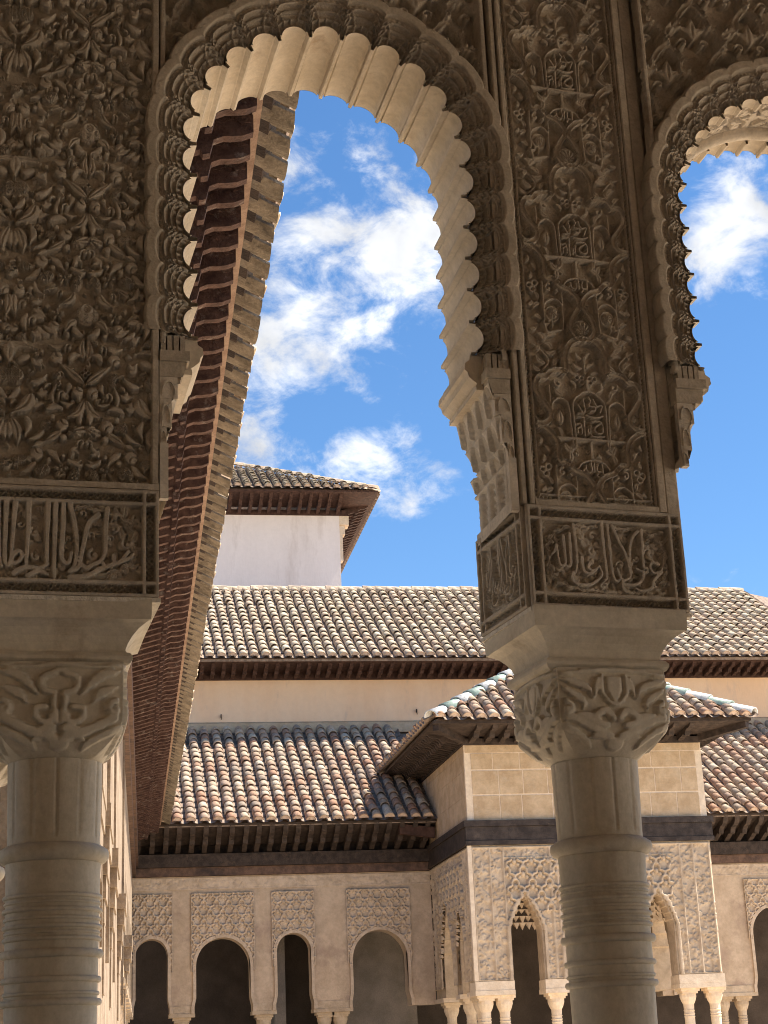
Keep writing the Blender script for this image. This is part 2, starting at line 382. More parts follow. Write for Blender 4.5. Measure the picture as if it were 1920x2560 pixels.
# ------------------------------------------------------------------ foreground arcade (its own frame, turned 4 degrees)
AA = R(4.0); AU = Vector((math.cos(AA), math.sin(AA), 0)); AW = Vector((-math.sin(AA), math.cos(AA), 0))
WF, WB = 4.30, 4.66                       # front and back face of the arcade wall
def aloc(u, w, z=0.0): p = AU*u + AW*w; return Vector((p.x, p.y, z))

# ---- arabesque of the wide pier: one half repeat, as (kind, numbers); x away from the axis, y down, in hundredths of the repeat drawing
ARAB = [
 ('D', 790, 510, 68), ('L', 860, 430, 740, 340, 590, 240, 48), ('K', 870, 320, 62), ('D', 560, 190, 74), ('O', 760, 190, 62), ('L', 850, 190, 825, 90, 850, -20, 44),
 ('T', 340, 270, 95, 40), ('E', 210, 215, 82, 46, 20), ('L', -20, 120, 140, 85, 350, 115, 46), ('H', 130, 380, 100, 96, 0), ('H', 560, 350, 56, 46, 0), ('H', 572, 425, 48, 52, 0),
 ('L', 290, 445, 380, 425, 475, 355, 40), ('B', 265, 415, 17), ('B', 530, 748, 28), ('B', 650, 935, 36), ('B', 405, 132, 26), ('B', 500, 1140, 30), ('B', 265, 1360, 30), ('B', 650, 1100, 26),
 ('T', 425, 540, 80, 100), ('O', 480, 465, 36), ('C', 630, 545, 44), ('L', 600, 600, 690, 625, 760, 610, 24), ('L', 450, 695, 540, 655, 635, 668, 40), ('L', 855, 590, 800, 700, 680, 745, 50),
 ('T', 365, 650, 95, 90), ('L', 300, 550, 250, 650, 95, 735, 78), ('D', 635, 820, 74), ('L', 822, 680, 815, 750, 820, 815, 36), ('V', 795, 870, 110, 60, 15), ('H', 470, 815, 66, 60, 0), ('L', 450, 870, 370, 940, 270, 970, 30),
 ('L', 250, 755, 285, 840, 245, 935, 40), ('L', 105, 780, 165, 900, 175, 1005, 62), ('L', 625, 880, 540, 930, 425, 992, 46), ('L', 430, 985, 380, 1000, 320, 1040, 30), ('D', 375, 1090, 76), ('C', 838, 990, 44), ('T', 740, 1060, 85, -30),
 ('L', 480, 1055, 560, 1095, 622, 1175, 42), ('H', 200, 1140, 84, 56, 0), ('K', 70, 1190, 60), ('L', 365, 1165, 300, 1235, 205, 1272, 42), ('H', 430, 1235, 96, 60, 20), ('F', 630, 1225, 82), ('H', 770, 1270, 58, 92, -20), ('D', 140, 1390, 72),
 ('V', 478, 1350, 95, 34, 25), ('L', 735, 1385, 690, 1455, 575, 1515, 46), ('C', 195, 1520, 44), ('L', 280, 1500, 340, 1490, 352, 1450, 32), ('B', 450, 1522, 32), ('L', 300, 1560, 380, 1600, 450, 1640, 38), ('S', 865, 1585, 132), ('L', 90, 1440, 80, 1530, 110, 1640, 58),
 ('F', 560, 1595, 76), ('C', 300, 1680, 44), ('L', 640, 1690, 560, 1730, 450, 1740, 44), ('L', 730, 1720, 770, 1770, 850, 1800, 40), ('L', 240, 1620, 200, 1700, 230, 1790, 40), ('L', 340, 1740, 400, 1790, 480, 1810, 34), ('D', 100, 1750, 60), ('B', 670, 1790, 26),
 ('L', 760, 1660, 690, 1690, 640, 1780, 48), ('D', 520, 1720, 64), ('L', 420, 1660, 330, 1640, 250, 1660, 40), ('H', 180, 1830, 60, 50, 10), ('L', 560, 1790, 480, 1760, 400, 1720, 40), ('T', 330, 1820, 80, 60), ('L', 60, 60, 30, 160, 70, 280, 40), ('L', 640, 60, 560, 90, 470, 70, 40), ('C', 690, 90, 40), ('L', 690, 430, 700, 470, 660, 540, 34), ('L', 180, 480, 120, 560, 60, 600, 38), ('O', 130, 630, 40), ('L', 560, 440, 520, 560, 540, 640, 26), ('L', 690, 1130, 760, 1170, 850, 1140, 30), ('L', 860, 1180, 800, 1190, 720, 1160, 24), ('L', 40, 960, 30, 880, 55, 800, 40), ('L', 300, 1290, 330, 1380, 420, 1420, 30), ('C', 590, 1400, 36)]

def arabesque(rf, ax, zt, half=.205, per=.57, top=.022):
    kx = half/810; kz = per/1825
    nrep = range(-1, int(rf.h/per)+2)
    for rep in nrep:
        for (sg, off) in ((1, 0), (-1, 0), (1, -2*half)):
            X = lambda cx: ax+off+sg*(870-cx)*kx if off == 0 else ax+off+(870-cx)*kx*1.0
            def PX(cx, cy):
                a = (870-cx)*kx
                if off: return ax-2*half+a, zt-(cy-1585)*kz+rep*per
                return ax-sg*a, zt-(cy-1585)*kz+rep*per
            m = -1 if off else sg                  # handedness of the copy: sg=+1 keeps the drawing (axis on its right)
            for e in ARAB:
                k = e[0]; v = e[1:]; s = (kx+kz)/2*.93; h = top*(.86+.14*math.sin(v[0]*12.9+v[1]*7.1))
                x, z = PX(v[0], v[1])
                if z < -.08 or z > rf.h+.08 or x < -.08 or x > rf.w+.08: continue
                if k == 'L':
                    pts = [PX(v[0], v[1]), PX(v[2], v[3]), PX(v[4], v[5])]
                    rf.stroke(pts, v[6]*s*1.02, h, 'groove' if v[6] > 42 else 'round', 5, taper='leaf')
                elif k == 'D': rf.ell(x, z, v[2]*s, v[2]*s*.95, R(55)*m, h, 'round', 'bud')
                elif k == 'O': rf.leaf(x-m*v[2]*s, z-v[2]*s*.6, x+m*v[2]*s, z+v[2]*s*.6, v[2]*s*.55, h, .3*m)
                elif k == 'B': rf.ell(x, z, v[2]*s*1.1, v[2]*s*1.1, 0, h*.95)
                elif k == 'C': rf.scroll(x, z, v[2]*s, v[2]*s*.36, h, 200 if m > 0 else -20, -m)
                elif k == 'E': rf.ell(x, z, v[2]*s, v[3]*s, R(v[4])*m, h)
                elif k == 'H': rf.ell(x, z, v[2]*s, v[3]*s, R(v[4])*m, h, 'round', 'hatch')
                elif k == 'V': rf.ell(x, z, v[2]*s, v[3]*s, R(v[4])*m, h, 'round', 'fan')
                elif k == 'S': rf.ell(x, z, v[2]*s, v[2]*s*.95, 0, h*1.05, 'round', 'hatch'); rf.ring(x, z+.4*v[2]*s, v[2]*s*.4, v[2]*s*.09, h*1.1)
                elif k == 'F': rf.flower(x, z, v[2]*s, h)
                elif k == 'T':
                    for da in (-70, 0, 70):
                        a = R(v[3]+da) if m > 0 else math.pi-R(v[3]+da)
                        l = v[2]*s*(1.0 if da == 0 else .8)
                        rf.leaf(x-.2*l*math.cos(a), z-.2*l*math.sin(a), x+l*math.cos(a), z+l*math.sin(a), v[2]*s*.36, h, .12)
                elif k == 'K':
                    q = v[2]*s*.5
                    for (dx, dz) in ((-q, 0), (q, 0), (0, -q), (0, q)): rf.ring(x+dx, z+dz, q*.72, q*.22, h)

def vine_ground(rf, x0, x1, z0, z1, n, h, seed, size=.016):
    g = np.random.default_rng(seed)
    for _ in range(n):
        x = g.uniform(x0, x1); z = g.uniform(z0, z1); a = g.uniform(0, 6.28); l = size*g.uniform(.6, 1.3)
        k = g.integers(0, 4)
        if k == 0: rf.scroll(x, z, l*.45, l*.17, h*g.uniform(.7, 1), math.degrees(a), 1 if g.random() < .5 else -1)
        elif k == 1: rf.ell(x, z, l*.55, l*.26, a, h*g.uniform(.7, 1), 'round', 'vein')
        else: rf.leaf(x, z, x+l*math.cos(a), z+l*math.sin(a), l*.26, h*g.uniform(.6, 1), g.uniform(-.4, .4))

# ---- the inscription friezes
def quadmap(c, W, H):
    """drawing pixels -> frieze coordinates, c = corner pixels TL, TR, BR, BL of the inner field (x0,x1,z0,z1) W,H"""
    (tl, tr, br, bl) = c
    def f(x, y):
        t = .5; s = .5
        for _ in range(6):
            yt = tl[1]+(tr[1]-tl[1])*s; yb = bl[1]+(br[1]-bl[1])*s; t = (yb-y)/(yb-yt)
            xl = bl[0]+(tl[0]-bl[0])*t; xr = br[0]+(tr[0]-br[0])*t; s = (x-xl)/(xr-xl)
        return W[0]+(W[1]-W[0])*s, H[0]+(H[1]-H[0])*t
    return f

SCRIPT_R = [[(415, 40), (430, 200), (435, 400), (415, 490)], [(372, 130), (372, 390), (345, 435), (312, 420)], [(305, 150), (312, 300), (316, 395), (282, 432), (252, 395), (232, 235)], [(232, 240), (212, 290), (178, 322)],
 [(710, 30), (720, 250), (736, 450), (736, 545), (715, 560)], [(770, 30), (786, 300), (802, 500), (836, 572), (880, 540), (850, 450)], [(818, 40), (880, 180), (950, 320), (978, 450), (985, 530), (925, 562)],
 [(1085, 90), (1030, 150), (997, 250), (985, 380), (1000, 490)], [(1125, 75), (1130, 250), (1132, 430), (1165, 445), (1168, 485), (1125, 480), (1050, 450)], [(1292, 405), (1230, 390), (1200, 432), (1235, 490), (1310, 475), (1335, 435)],
 [(1318, 480), (1235, 565), (1205, 635), (1100, 662), (1035, 640)], [(1130, 480), (1110, 555), (1040, 600), (925, 598)], [(392, 490), (378, 555), (440, 600), (560, 600), (655, 552), (690, 500), (665, 430)], [(488, 350), (500, 470), (560, 500), (620, 470), (652, 440)],
 [(572, 400), (548, 440), (592, 470), (640, 450)], [(905, 560), (905, 640), (960, 680), (1000, 690)]]
RINGS_R = [(620, 140, 50), (615, 290, 55), (1200, 285, 46), (1196, 168, 32), (705, 620, 42), (940, 78, 30), (1070, 345, 40), (900, 410, 46), (500, 150, 34), (200, 210, 30), (1250, 590, 30)]
SCRIPT_L = [[(-120, 240), (-125, 500), (-120, 800), (-80, 860)], [(55, 240), (50, 500), (50, 780), (76, 858), (112, 830)], [(145, 240), (128, 500), (116, 745)], [(110, 830), (130, 755), (190, 720), (222, 765), (180, 820), (112, 835)], [(278, 250), (276, 500), (262, 862)], [(476, 250), (466, 600), (466, 832)], [(552, 260), (545, 500), (540, 880), (540, 962)],
 [(632, 240), (625, 500), (610, 750), (650, 822), (690, 808), (712, 720)], [(700, 250), (745, 450), (768, 650), (745, 830), (690, 902)], [(985, 340), (885, 430), (840, 600), (802, 780), (776, 862), (690, 902)], [(1078, 280), (1060, 450), (1050, 700), (1000, 792)],
 [(690, 955), (850, 942), (1000, 872), (1150, 812), (1290, 762), (1330, 720)], [(800, 830), (868, 862), (922, 832), (1010, 800), (1032, 850), (960, 870)], [(140, 930), (180, 900), (260, 870), (400, 870), (480, 830)], [(280, 950), (380, 905), (470, 930)], [(-30, 240), (-20, 500), (0, 800), (20, 860)], [(1140, 740), (1150, 800), (1210, 790), (1290, 690)]]
RINGS_L = [(945, 732, 72), (1282, 620, 62), (1172, 355, 46), (350, 522, 56), (820, 332, 44), (200, 450, 46), (360, 760, 50), (1150, 470, 40), (1290, 400, 36), (900, 540, 44), (690, 580, 30), (1100, 560, 36)]

def frieze_relief(W, H, res, script, rings, corners, swid, lobed, edge=.012, top=.026, seed=3, ends=(True, True)):
    rf = Relief(W, H, res)
    b = .022                                       # lattice strip height
    x0, x1 = (edge+b+.012 if ends[0] else -.05), (W-edge-b-.012 if ends[1] else W+.05)
    z0, z1 = edge+b+.012, H-edge-b-.012
    vine_ground(rf, max(0, x0), min(W, x1), z0, z1, 140, top*.58, seed, .030)
    f = quadmap(corners, (x0 if ends[0] else 0, x1 if ends[1] else W), (z0, z1))
    for (x, y, r) in rings:
        p = f(x, y); q = f(x+r, y); rr = abs(q[0]-p[0]); rf.scroll(p[0], p[1], rr*1.0, rr*.36, top*.74, random.uniform(0, 360), random.choice((1, -1)))
    for s in script: rf.stroke([f(*p) for p in s], swid, top, 'flat', 5, taper=(1.12, .72))
    if lobed:
        cx, cz = (x0+x1)/2 if ends[0] else x1-(x1-0)*.62, (z0+z1)/2; hw = (x1-cx)*.955; hh = (z1-z0)/2*.96
        t = np.linspace(0, 2*np.pi, 240)
        c, s_ = np.cos(t), np.sin(t); e = .62
        lob = 1-.055*np.abs(np.cos(t*11))
        px = cx+hw*np.sign(c)*np.abs(c)**e*lob; pz = cz+hh*np.sign(s_)*np.abs(s_)**e*lob
        P = np.stack([px, pz], 1)
        if not ends[0]: P = P[(px > cx+hw*.35)]; P = P[np.argsort(np.arctan2(P[:, 1]-cz, P[:, 0]-cx))]
        rf.stroke(P, .0052, top*.95, 'ribbon', 0)
    # frames and lattice strips
    rs = [(0, W, 0, edge), (0, W, H-edge, H), (0, W, edge+b, z0), (0, W, z1, H-edge-b)]
    if ends[0]: rs += [(0, edge, 0, H), (edge+b, x0, 0, H)]
    if ends[1]: rs += [(W-edge, W, 0, H), (x1, W-edge-b, 0, H)]
    lx0 = x0 if ends[0] else 0; lx1 = x1 if ends[1] else W
    for (a, c, d, e) in ((lx0, lx1, edge, edge+b), (lx0, lx1, H-edge-b, H-edge)): rf.cut(a, c, d, e); rf.lattice(a, c, d, e, .0165, top*.8)
    for on, (a, c) in ((ends[0], (edge, edge+b)), (ends[1], (W-edge-b, W-edge))):
        if on:
            rf.cut(a, c, 0, H)
            for (d, e) in ((edge, edge+b), (z0, z1), (H-edge-b, H-edge)): rf.lattice(a, c, d, e, .0165, top*.8)
    rf.bars(rs, top*1.08)
    rf.soften(1); rf.wear(.0006, seed)
    return rf

# ---- ribbon ornament of the narrow pier (one repeat; x from the axis, y up from the rosette, drawing pixels)
def pier_ribbon(rf, cx, z_ros, per, hw, top):
    kx = hw/560.0; kz = per/1958.0
    for rep in range(-1, int(rf.h/per)+3):
        zb = z_ros+rep*per
        if zb < -per-.1 or zb > rf.h+.3: continue
        def P(x, y, sg): return cx+sg*x*kx, zb+y*kz
        S = lambda pts, sg: [P(x, y, sg) for x, y in pts]
        w = 30*kx
        for sg in (1, -1):
            rib = [(0, -128), (70, -110), (128, -20), (110, 80), (45, 190), (14, 240), (40, 320), (115, 395), (205, 430), (250, 480)]
            rf.stroke(S(rib, sg), w*1.08, top*1.16, 'ribbon', 5)
            rf.stroke(S([(250, 480), (300, 520), (345, 510), (372, 560), (372, 690), (410, 780), (500, 860), (600, 890)], sg), w*1.08, top*1.16, 'ribbon', 5)
            rf.stroke(S([(600, 900), (500, 905), (430, 960), (430, 1040), (500, 1140), (555, 1230), (560, 1310), (520, 1390), (440, 1405), (390, 1460), (300, 1480), (235, 1470)], sg), w*1.08, top*1.16, 'ribbon', 5)
            rf.stroke(S([(222, 1490), (222, 1560), (215, 1660), (165, 1770), (90, 1825), (0, 1835)], sg), w*1.08, top*1.16, 'ribbon', 5)
            thin = 11*kx
            rf.stroke(S([(205, 430), (260, 400), (240, 390)], sg), thin, top*.9)
            rf.scroll(*P(330, 420, sg), 48*kx, 15*kx, top*.85, 100 if sg > 0 else 80, -sg)
            rf.stroke(S([(395, 480), (400, 300), (400, 60)], sg), thin, top*.85)                      # stem beside the rosette
            rf.stroke(S([(190, 380), (196, 120), (205, -20)], sg), thin, top*.8)
            rf.stroke(S([(205, 250), (240, 290), (310, 300), (380, 250), (400, 180)], sg), thin*1.1, top*.85)
            rf.ell(*P(300, 150, sg), 90*kx, 100*kz, 0, top*.55, 'rim'); rf.ell(*P(300, 150, sg), 55*kx, 60*kz, R(40)*sg, top*.8, 'round', 'fan')
            rf.stroke(S([(410, 20), (360, 20), (360, 60), (320, 60), (320, 0)], sg), thin, top*.85, 'round', 0)
            rf.stroke(S([(230, -30), (380, -70), (410, 40)], sg), thin*1.4, top*.8, 'round', 0)
            # side palmettes
            for (x, y, l, a, ww) in ((470, 330, 90, 60, 30), (470, 220, 100, -40, 30), (540, 250, 80, 120, 26), (470, 90, 90, 20, 32), (520, -20, 90, 160, 30), (450, -110, 110, 30, 34), (520, 560, 80, 100, 26), (480, 650, 90, 50, 28), (540, 740, 80, 100, 26), (330, -90, 110, -20, 36), (240, -190, 110, 100, 36), (380, -210, 100, 30, 34), (500, -230, 80, 100, 30)):
                a = R(a) if sg > 0 else math.pi-R(a); x0, z0 = P(x, y, sg); l *= kx
                rf.leaf(x0-l*.5*math.cos(a), z0-l*.5*math.sin(a), x0+l*.5*math.cos(a), z0+l*.5*math.sin(a), ww*kx, top*0.64, .2*sg)
            for (x, y) in ((470, 470), (530, 440), (500, 400)): rf.ring(*P(x, y, sg), 30*kx, 13*kx, top*0.64)
            # trefoils under the bar
            for (a, l) in ((60, 110), (130, 110), (-80, 120)):
                aa = R(a) if sg > 0 else math.pi-R(a); x0, z0 = P(225, 640, sg); l *= kx
                rf.leaf(x0, z0, x0+l*math.cos(aa), z0+l*math.sin(aa), 36*kx, top*0.68, .1)
            # side arch with a leaf
            rf.stroke(S([(395, 1060), (385, 1130), (320, 1190), (250, 1170), (215, 1110), (205, 900), (195, 700)], sg), thin*1.15, top*.9)
            rf.stroke(S([(400, 1080), (400, 1330)], sg), thin, top*0.68, 'round', 0)
            x0, z0 = P(305, 1000, sg); rf.leaf(x0, z0-75*kz, x0, z0+80*kz, 46*kx, top*0.70, .0)
            rf.leaf(*P(360, 760, sg), *P(420, 860, sg), 34*kx, top*0.60, .2); rf.leaf(*P(300, 790, sg), *P(350, 900, sg), 26*kx, top*0.56, -.2)
            rf.scroll(*P(300, 1360, sg), 46*kx, 15*kx, top*0.68, 30 if sg > 0 else 150, -sg); rf.leaf(*P(250, 1230, sg), *P(340, 1330, sg), 30*kx, top*0.56, .2)
            rf.ell(*P(480, 1050, sg), 45*kx, 55*kz, R(60)*sg, top*.6, 'round', 'fan'); rf.stroke(S([(560, 980), (520, 930), (470, 940)], sg), thin*1.5, top*0.56)
            rf.leaf(*P(420, 1560, sg), *P(520, 1640, sg), 34*kx, top*0.64, .2); rf.leaf(*P(330, 1540, sg), *P(260, 1620, sg), 34*kx, top*0.64, .2); rf.stroke(S([(540, 1400), (440, 1500), (380, 1600), (480, 1720), (560, 1760)], sg), thin, top*0.60)
            rf.leaf(*P(480, 1480, sg), *P(560, 1540, sg), 30*kx, top*0.60, .2); rf.leaf(*P(300, 1700, sg), *P(420, 1690, sg), 36*kx, top*0.64, .25); rf.leaf(*P(440, 1800, sg), *P(330, 1880, sg), 36*kx, top*0.64, .2)
            # inner field of the arch
            rf.leaf(*P(20, 1640, sg), *P(90, 1720, sg), 24*kx, top*0.60, .2); rf.leaf(*P(20, 1540, sg), *P(120, 1590, sg), 24*kx, top*0.56, .2); rf.leaf(*P(60, 1480, sg), *P(170, 1500, sg), 24*kx, top*0.52, .2); rf.leaf(*P(170, 1400, sg), *P(120, 1300, sg), 24*kx, top*0.52, .3)
            # cartouche
            rf.stroke(S([(170, 690), (172, 900), (174, 1120), (140, 1200), (95, 1235), (60, 1265), (0, 1280)], sg), 13*kx, top, 'round', 4)
            rf.stroke(S([(0, 1300), (0, 1400)], sg), 16*kx, top*.9, 'flat', 0)
            for (x, y) in ((45, 1430), (45, 1385), (95, 1430)): rf.ring(*P(x, y, sg), 24*kx, 10*kx, top*0.68)
            rf.stroke(S([(10, 1660), (0, 1560), (0, 1480)], sg), 12*kx, top*0.68, 'round', 0)
            # lower small arch
            rf.stroke(S([(165, 470), (110, 530), (0, 560)], sg), 13*kx, top*.95, 'round', 5)
            rf.stroke(S([(8, 570), (0, 760), (60, 790)], sg), 14*kx, top*0.68, 'flat', 0)
        rf.stroke([P(-355, 770, 1), P(355, 770, 1)], 15*kx, top*1.02, 'flat', 0)
        # letters (not symmetric)
        T = lambda pts: [P(x, y, 1) for x, y in pts]
        for l in ([(-60, 1200), (-50, 1060), (-130, 1040)], [(-120, 1130), (-80, 1060)], [(0, 1220), (20, 1180), (0, 1130), (60, 1120), (60, 1080), (10, 1080)], [(50, 1200), (80, 1130), (140, 1140), (110, 1060)], [(-40, 1020), (60, 1005), (140, 1030)], [(-140, 1000), (-70, 1000), (-60, 960)],
                  [(-70, 980), (-70, 810)], [(-140, 830), (-140, 880), (-100, 890), (-100, 830)], [(10, 960), (100, 970), (130, 920)], [(110, 950), (40, 900), (50, 850), (120, 850), (130, 900)], [(0, 920), (0, 810), (140, 815)], [(-150, 920), (-110, 930), (-100, 900)], [(-30, 880), (-30, 820)],
                  [(-90, 500), (-80, 440), (-30, 440), (-30, 530)], [(0, 530), (0, 440)], [(40, 520), (30, 450), (70, 440)], [(90, 520), (90, 400)], [(60, 380), (20, 400), (40, 420)], [(-120, 440), (-90, 470)]):
            rf.stroke(T(l), 11*kx, top*.95, 'flat', 3)
        rf.ell(*P(0, 0, 1), 82*kx, 88*kx, R(90), top, 'round', 'fan'); rf.ring(*P(0, 0, 1), 92*kx, 10*kx, top*.7)

# ---- abacus with cavetto and torus, lathe-like on a rectangle
def rect_sweep(name, mat, parent, prof, hx, hy, cx=0, cy=0, seg=1):
    """prof: list of (offset outward, z) swept round a rectangle half sizes hx,hy (flat corners)"""
    V = []; F = []
    for (o, z) in prof:
        for (sx, sy) in ((-1, -1), (1, -1), (1, 1), (-1, 1)): V.append((cx+sx*(hx+o), cy+sy*(hy+o), z))
    for i in range(len(prof)-1):
        for j in range(4): F.append((i*4+j, i*4+(j+1) % 4, (i+1)*4+(j+1) % 4, (i+1)*4+j))
    n = len(prof)-1
    F.append((3, 2, 1, 0)); F.append((n*4, n*4+1, n*4+2, n*4+3))
    return link(name, new_mesh(name, V, F, mat), parent)

def capital_mesh(style):
    """square block above, drawn in to a round neck, with carved scrolls; local z 0 (neck) to .25 (top)"""
    nf, nz = 72, 92; H = .250; half = .170
    rf = Relief(.34, .25, .0034)
    T = .014
    S = rf.stroke
    cx = .17
    for sg in (1, -1):
        X = lambda x: cx+sg*x
        if style == 0:
            S([(X(0), .245), (X(.10), .238), (X(.16), .232)], .006, T*.7)
            S([(X(.035), .225), (X(.038), .185), (X(.02), .155), (X(0), .145)], .0065, T*.8)
            S([(X(.050), .225), (X(.055), .190), (X(.065), .160)], .009, T*.8, taper='leaf')
            S([(X(.160), .215), (X(.115), .205), (X(.080), .190), (X(.070), .165)], .012, T, taper='leaf')
            S([(X(.160), .195), (X(.120), .170), (X(.095), .150), (X(.100), .132)], .012, T*.9, taper='leaf')
            S([(X(.01), .108), (X(.030), .128), (X(.055), .118), (X(.056), .096), (X(.032), .088)], .011, T*1.1)
            S([(X(.050), .090), (X(.085), .110), (X(.120), .120)], .016, T, taper='leaf')
            rf.scroll(X(.148), .132, .020, .008, T*1.1, 90, sg)
            S([(X(.02), .060), (X(.07), .080), (X(.12), .105), (X(.15), .112)], .013, T*.9)
            S([(X(0), .050), (X(.05), .062), (X(.09), .056)], .012, T*.8, taper='leaf')
            S([(X(.10), .040), (X(.13), .070), (X(.16), .085)], .012, T*.8)
        else:
            S([(X(0), .245), (X(.08), .236), (X(.16), .240)], .006, T*.6)
            S([(X(.005), .225), (X(.045), .205), (X(.04), .175), (X(.012), .165)], .009, T*.8)
            S([(X(.16), .225), (X(.11), .215), (X(.075), .185), (X(.055), .160)], .014, T*.9, taper='leaf')
            S([(X(.15), .185), (X(.105), .165), (X(.085), .140)], .014, T*.9, taper='leaf')
            S([(X(.015), .150), (X(.012), .110), (X(.030), .090), (X(.055), .100), (X(.06), .125), (X(.035), .130)], .009, T)
            rf.scroll(X(.145), .125, .022, .009, T*1.1, 90, sg)
            S([(X(.02), .075), (X(.06), .065), (X(.10), .080), (X(.14), .102)], .014, T)
            S([(X(0), .045), (X(.04), .060), (X(.085), .045)], .014, T*.9, taper='leaf')
            S([(X(.09), .035), (X(.13), .060), (X(.165), .075)], .013, T*.8)
    if style == 0:
        w = rf.win(cx-.034, cx+.034, .14, .24); xx = rf.x[w[1]][None, :]-cx; zz = rf.z[w[0]][:, None]
        rf.put(w, T*.7*np.clip((.026-np.abs(xx)-np.clip(.185-zz, 0, 1)*.55)/.003, 0, 1)*((zz < .226) & (zz > .150)))
    else: rf.ell(cx, .105, .02, .03, R(90), T, 'round', 'vein')
    rf.ell(cx, .040, .035, .02, 0, T*.7)
    rf.soften(1)
    V = np.zeros((nz+1, 4*nf, 3))
    for iz in range(nz+1):
        z = H*iz/nz; t = z/H
        k = min(1.0, max(0.0, (t-.02)/.42)); k = math.sin(k*math.pi/2)**.9                # 0 round neck, 1 square block
        zi = min(rf.nz-1, int(round(z/rf.rz)))
        for f in range(4):
            for j in range(nf):
                a = (j/nf-.5)*2                                   # -1..1 across the face
                sq = np.array([a*half, -half]); ang = a*math.pi/4
                rd = np.array([math.sin(ang), -math.cos(ang)])*.120
                rr = np.array([math.sin(ang), -math.cos(ang)])*half*1.12    # bulging belly between
                p = rd*(1-k)+(sq*.94*k+rr*.06*k)/1.0
                n = np.array([math.sin(ang*.6), -math.cos(ang*.6)])
                h = rf.H[zi, min(rf.nx-1, int(round((a+1)/2*.34/rf.rx)))]
                edge = min(1, (1-abs(a))*7+.1)
                p = p*.93+n*(h*edge-.002)+p*.05
                c, s = [(1, 0), (0, 1), (-1, 0), (0, -1)][f]
                V[iz, f*nf+j] = (p[0]*c-p[1]*s, p[0]*s+p[1]*c, z)
    P = np.concatenate([V, V[:, :1]], 1)
    n, m, _ = P.shape
    F = grid_faces(n, m)
    return new_mesh('capital', P.reshape(-1, 3), F, 'marble', True)

def marble_column(label, u, w, style, rz, scale=1.0, group='marble columns of the near arcade'):
    t = thing('marble_column', label, 'column', aloc(u, w), AA+R(rz), group)
    r0, r1 = .113, .120
    # shaft with annulets
    b = MB(); rad = lambda z: r0+(r1-r0)*min(1, max(0, (z-1.5)/.6))
    b.lathe([(r0, .30), (r0, 1.55), (rad(1.8), 1.8), (r1, 2.09), (r1+.002, 2.118)], n=64)
    for (z, dr, hw) in ((1.774, .012, .009), (1.795, .006, .005), (1.829, .010, .008), (1.892, .014, .011),
                        (1.928, .008, .006), (1.943, .005, .004), (1.958, .009, .006), (1.978, .006, .005), (1.999, .009, .006), (2.017, .005, .004), (2.033, .008, .006)):
        r = rad(z)-.001; b.lathe([(r, z-hw), (r+dr*.75, z-hw*.85), (r+dr, z-hw*.3), (r+dr, z+hw*.3), (r+dr*.75, z+hw*.85), (r, z+hw)], n=64)
    b.obj('shaft', 'marble', t, smooth=True)
    b = MB(); b.lathe([(r1, 2.118), (r1+.012, 2.121), (r1+.020, 2.130), (r1+.023, 2.141), (r1+.020, 2.152), (r1+.008, 2.160), (r1-.004, 2.166)], n=56); b.obj('neck_ring', 'marble', t, smooth=True)
    # drum below the capital, cut with tall rounded panels
    ns, nz = 160, 40; P = np.zeros((nz+1, ns+1, 3))
    for i in range(nz+1):
        z = 2.160+(2.376-2.160)*i/nz
        for j in range(ns+1):
            a = 2*math.pi*j/ns; q = (a*12/(2*math.pi)) % 1; d = min(q, 1-q)
            g = max(0, 1-d/.07) if (.08 < i/nz) else 0
            r = .1185-.004*g+.004*(i/nz)
            P[i, j] = (r*math.cos(a), r*math.sin(a), z)
    grid_obj('drum', P, 'marble', t)
    link('capital', capital_mesh(style), t, (0, 0, 2.368))
    prof = [(-.002, 2.614), (.010, 2.620), (.016, 2.630), (.016, 2.638), (.010, 2.647), (.000, 2.652), (-.002, 2.658), (.004, 2.675), (.014, 2.692), (.030, 2.710), (.048, 2.722), (.060, 2.727), (.062, 2.772), (.060, 2.786)]
    rect_sweep('abacus', 'marble_light', t, prof, .172, .135)
    b = MB(); b.lathe([(r0, .30), (r0+.02, .27), (r0+.03, .24), (r0+.015, .20), (r0+.05, .15), (r0+.06, .11), (r0+.05, .08)], n=40)
    b.box(-.18, .18, -.18, .18, 0, .085); b.obj('base', 'marble', t, smooth=False)
    return t

# ---- the stilted, lobed arch
def arch_path(half_w, z_spring, z_low, n):
    """points and outward normals along the arch centre line, left foot to right foot"""
    ls = z_spring-z_low; la = math.pi*half_w; tot = 2*ls+la
    s = np.linspace(0, tot, n); P = np.zeros((n, 2)); Nn = np.zeros((n, 2))
    for i, q in enumerate(s):
        if q < ls: P[i] = (-half_w, z_low+q); Nn[i] = (-1, 0)
        elif q > ls+la: P[i] = (half_w, z_spring-(q-ls-la)); Nn[i] = (1, 0)
        else:
            a = math.pi-(q-ls)/half_w; P[i] = (half_w*math.cos(a), z_spring+half_w*math.sin(a)); Nn[i] = (math.cos(a), math.sin(a))
    return s, P, Nn, tot

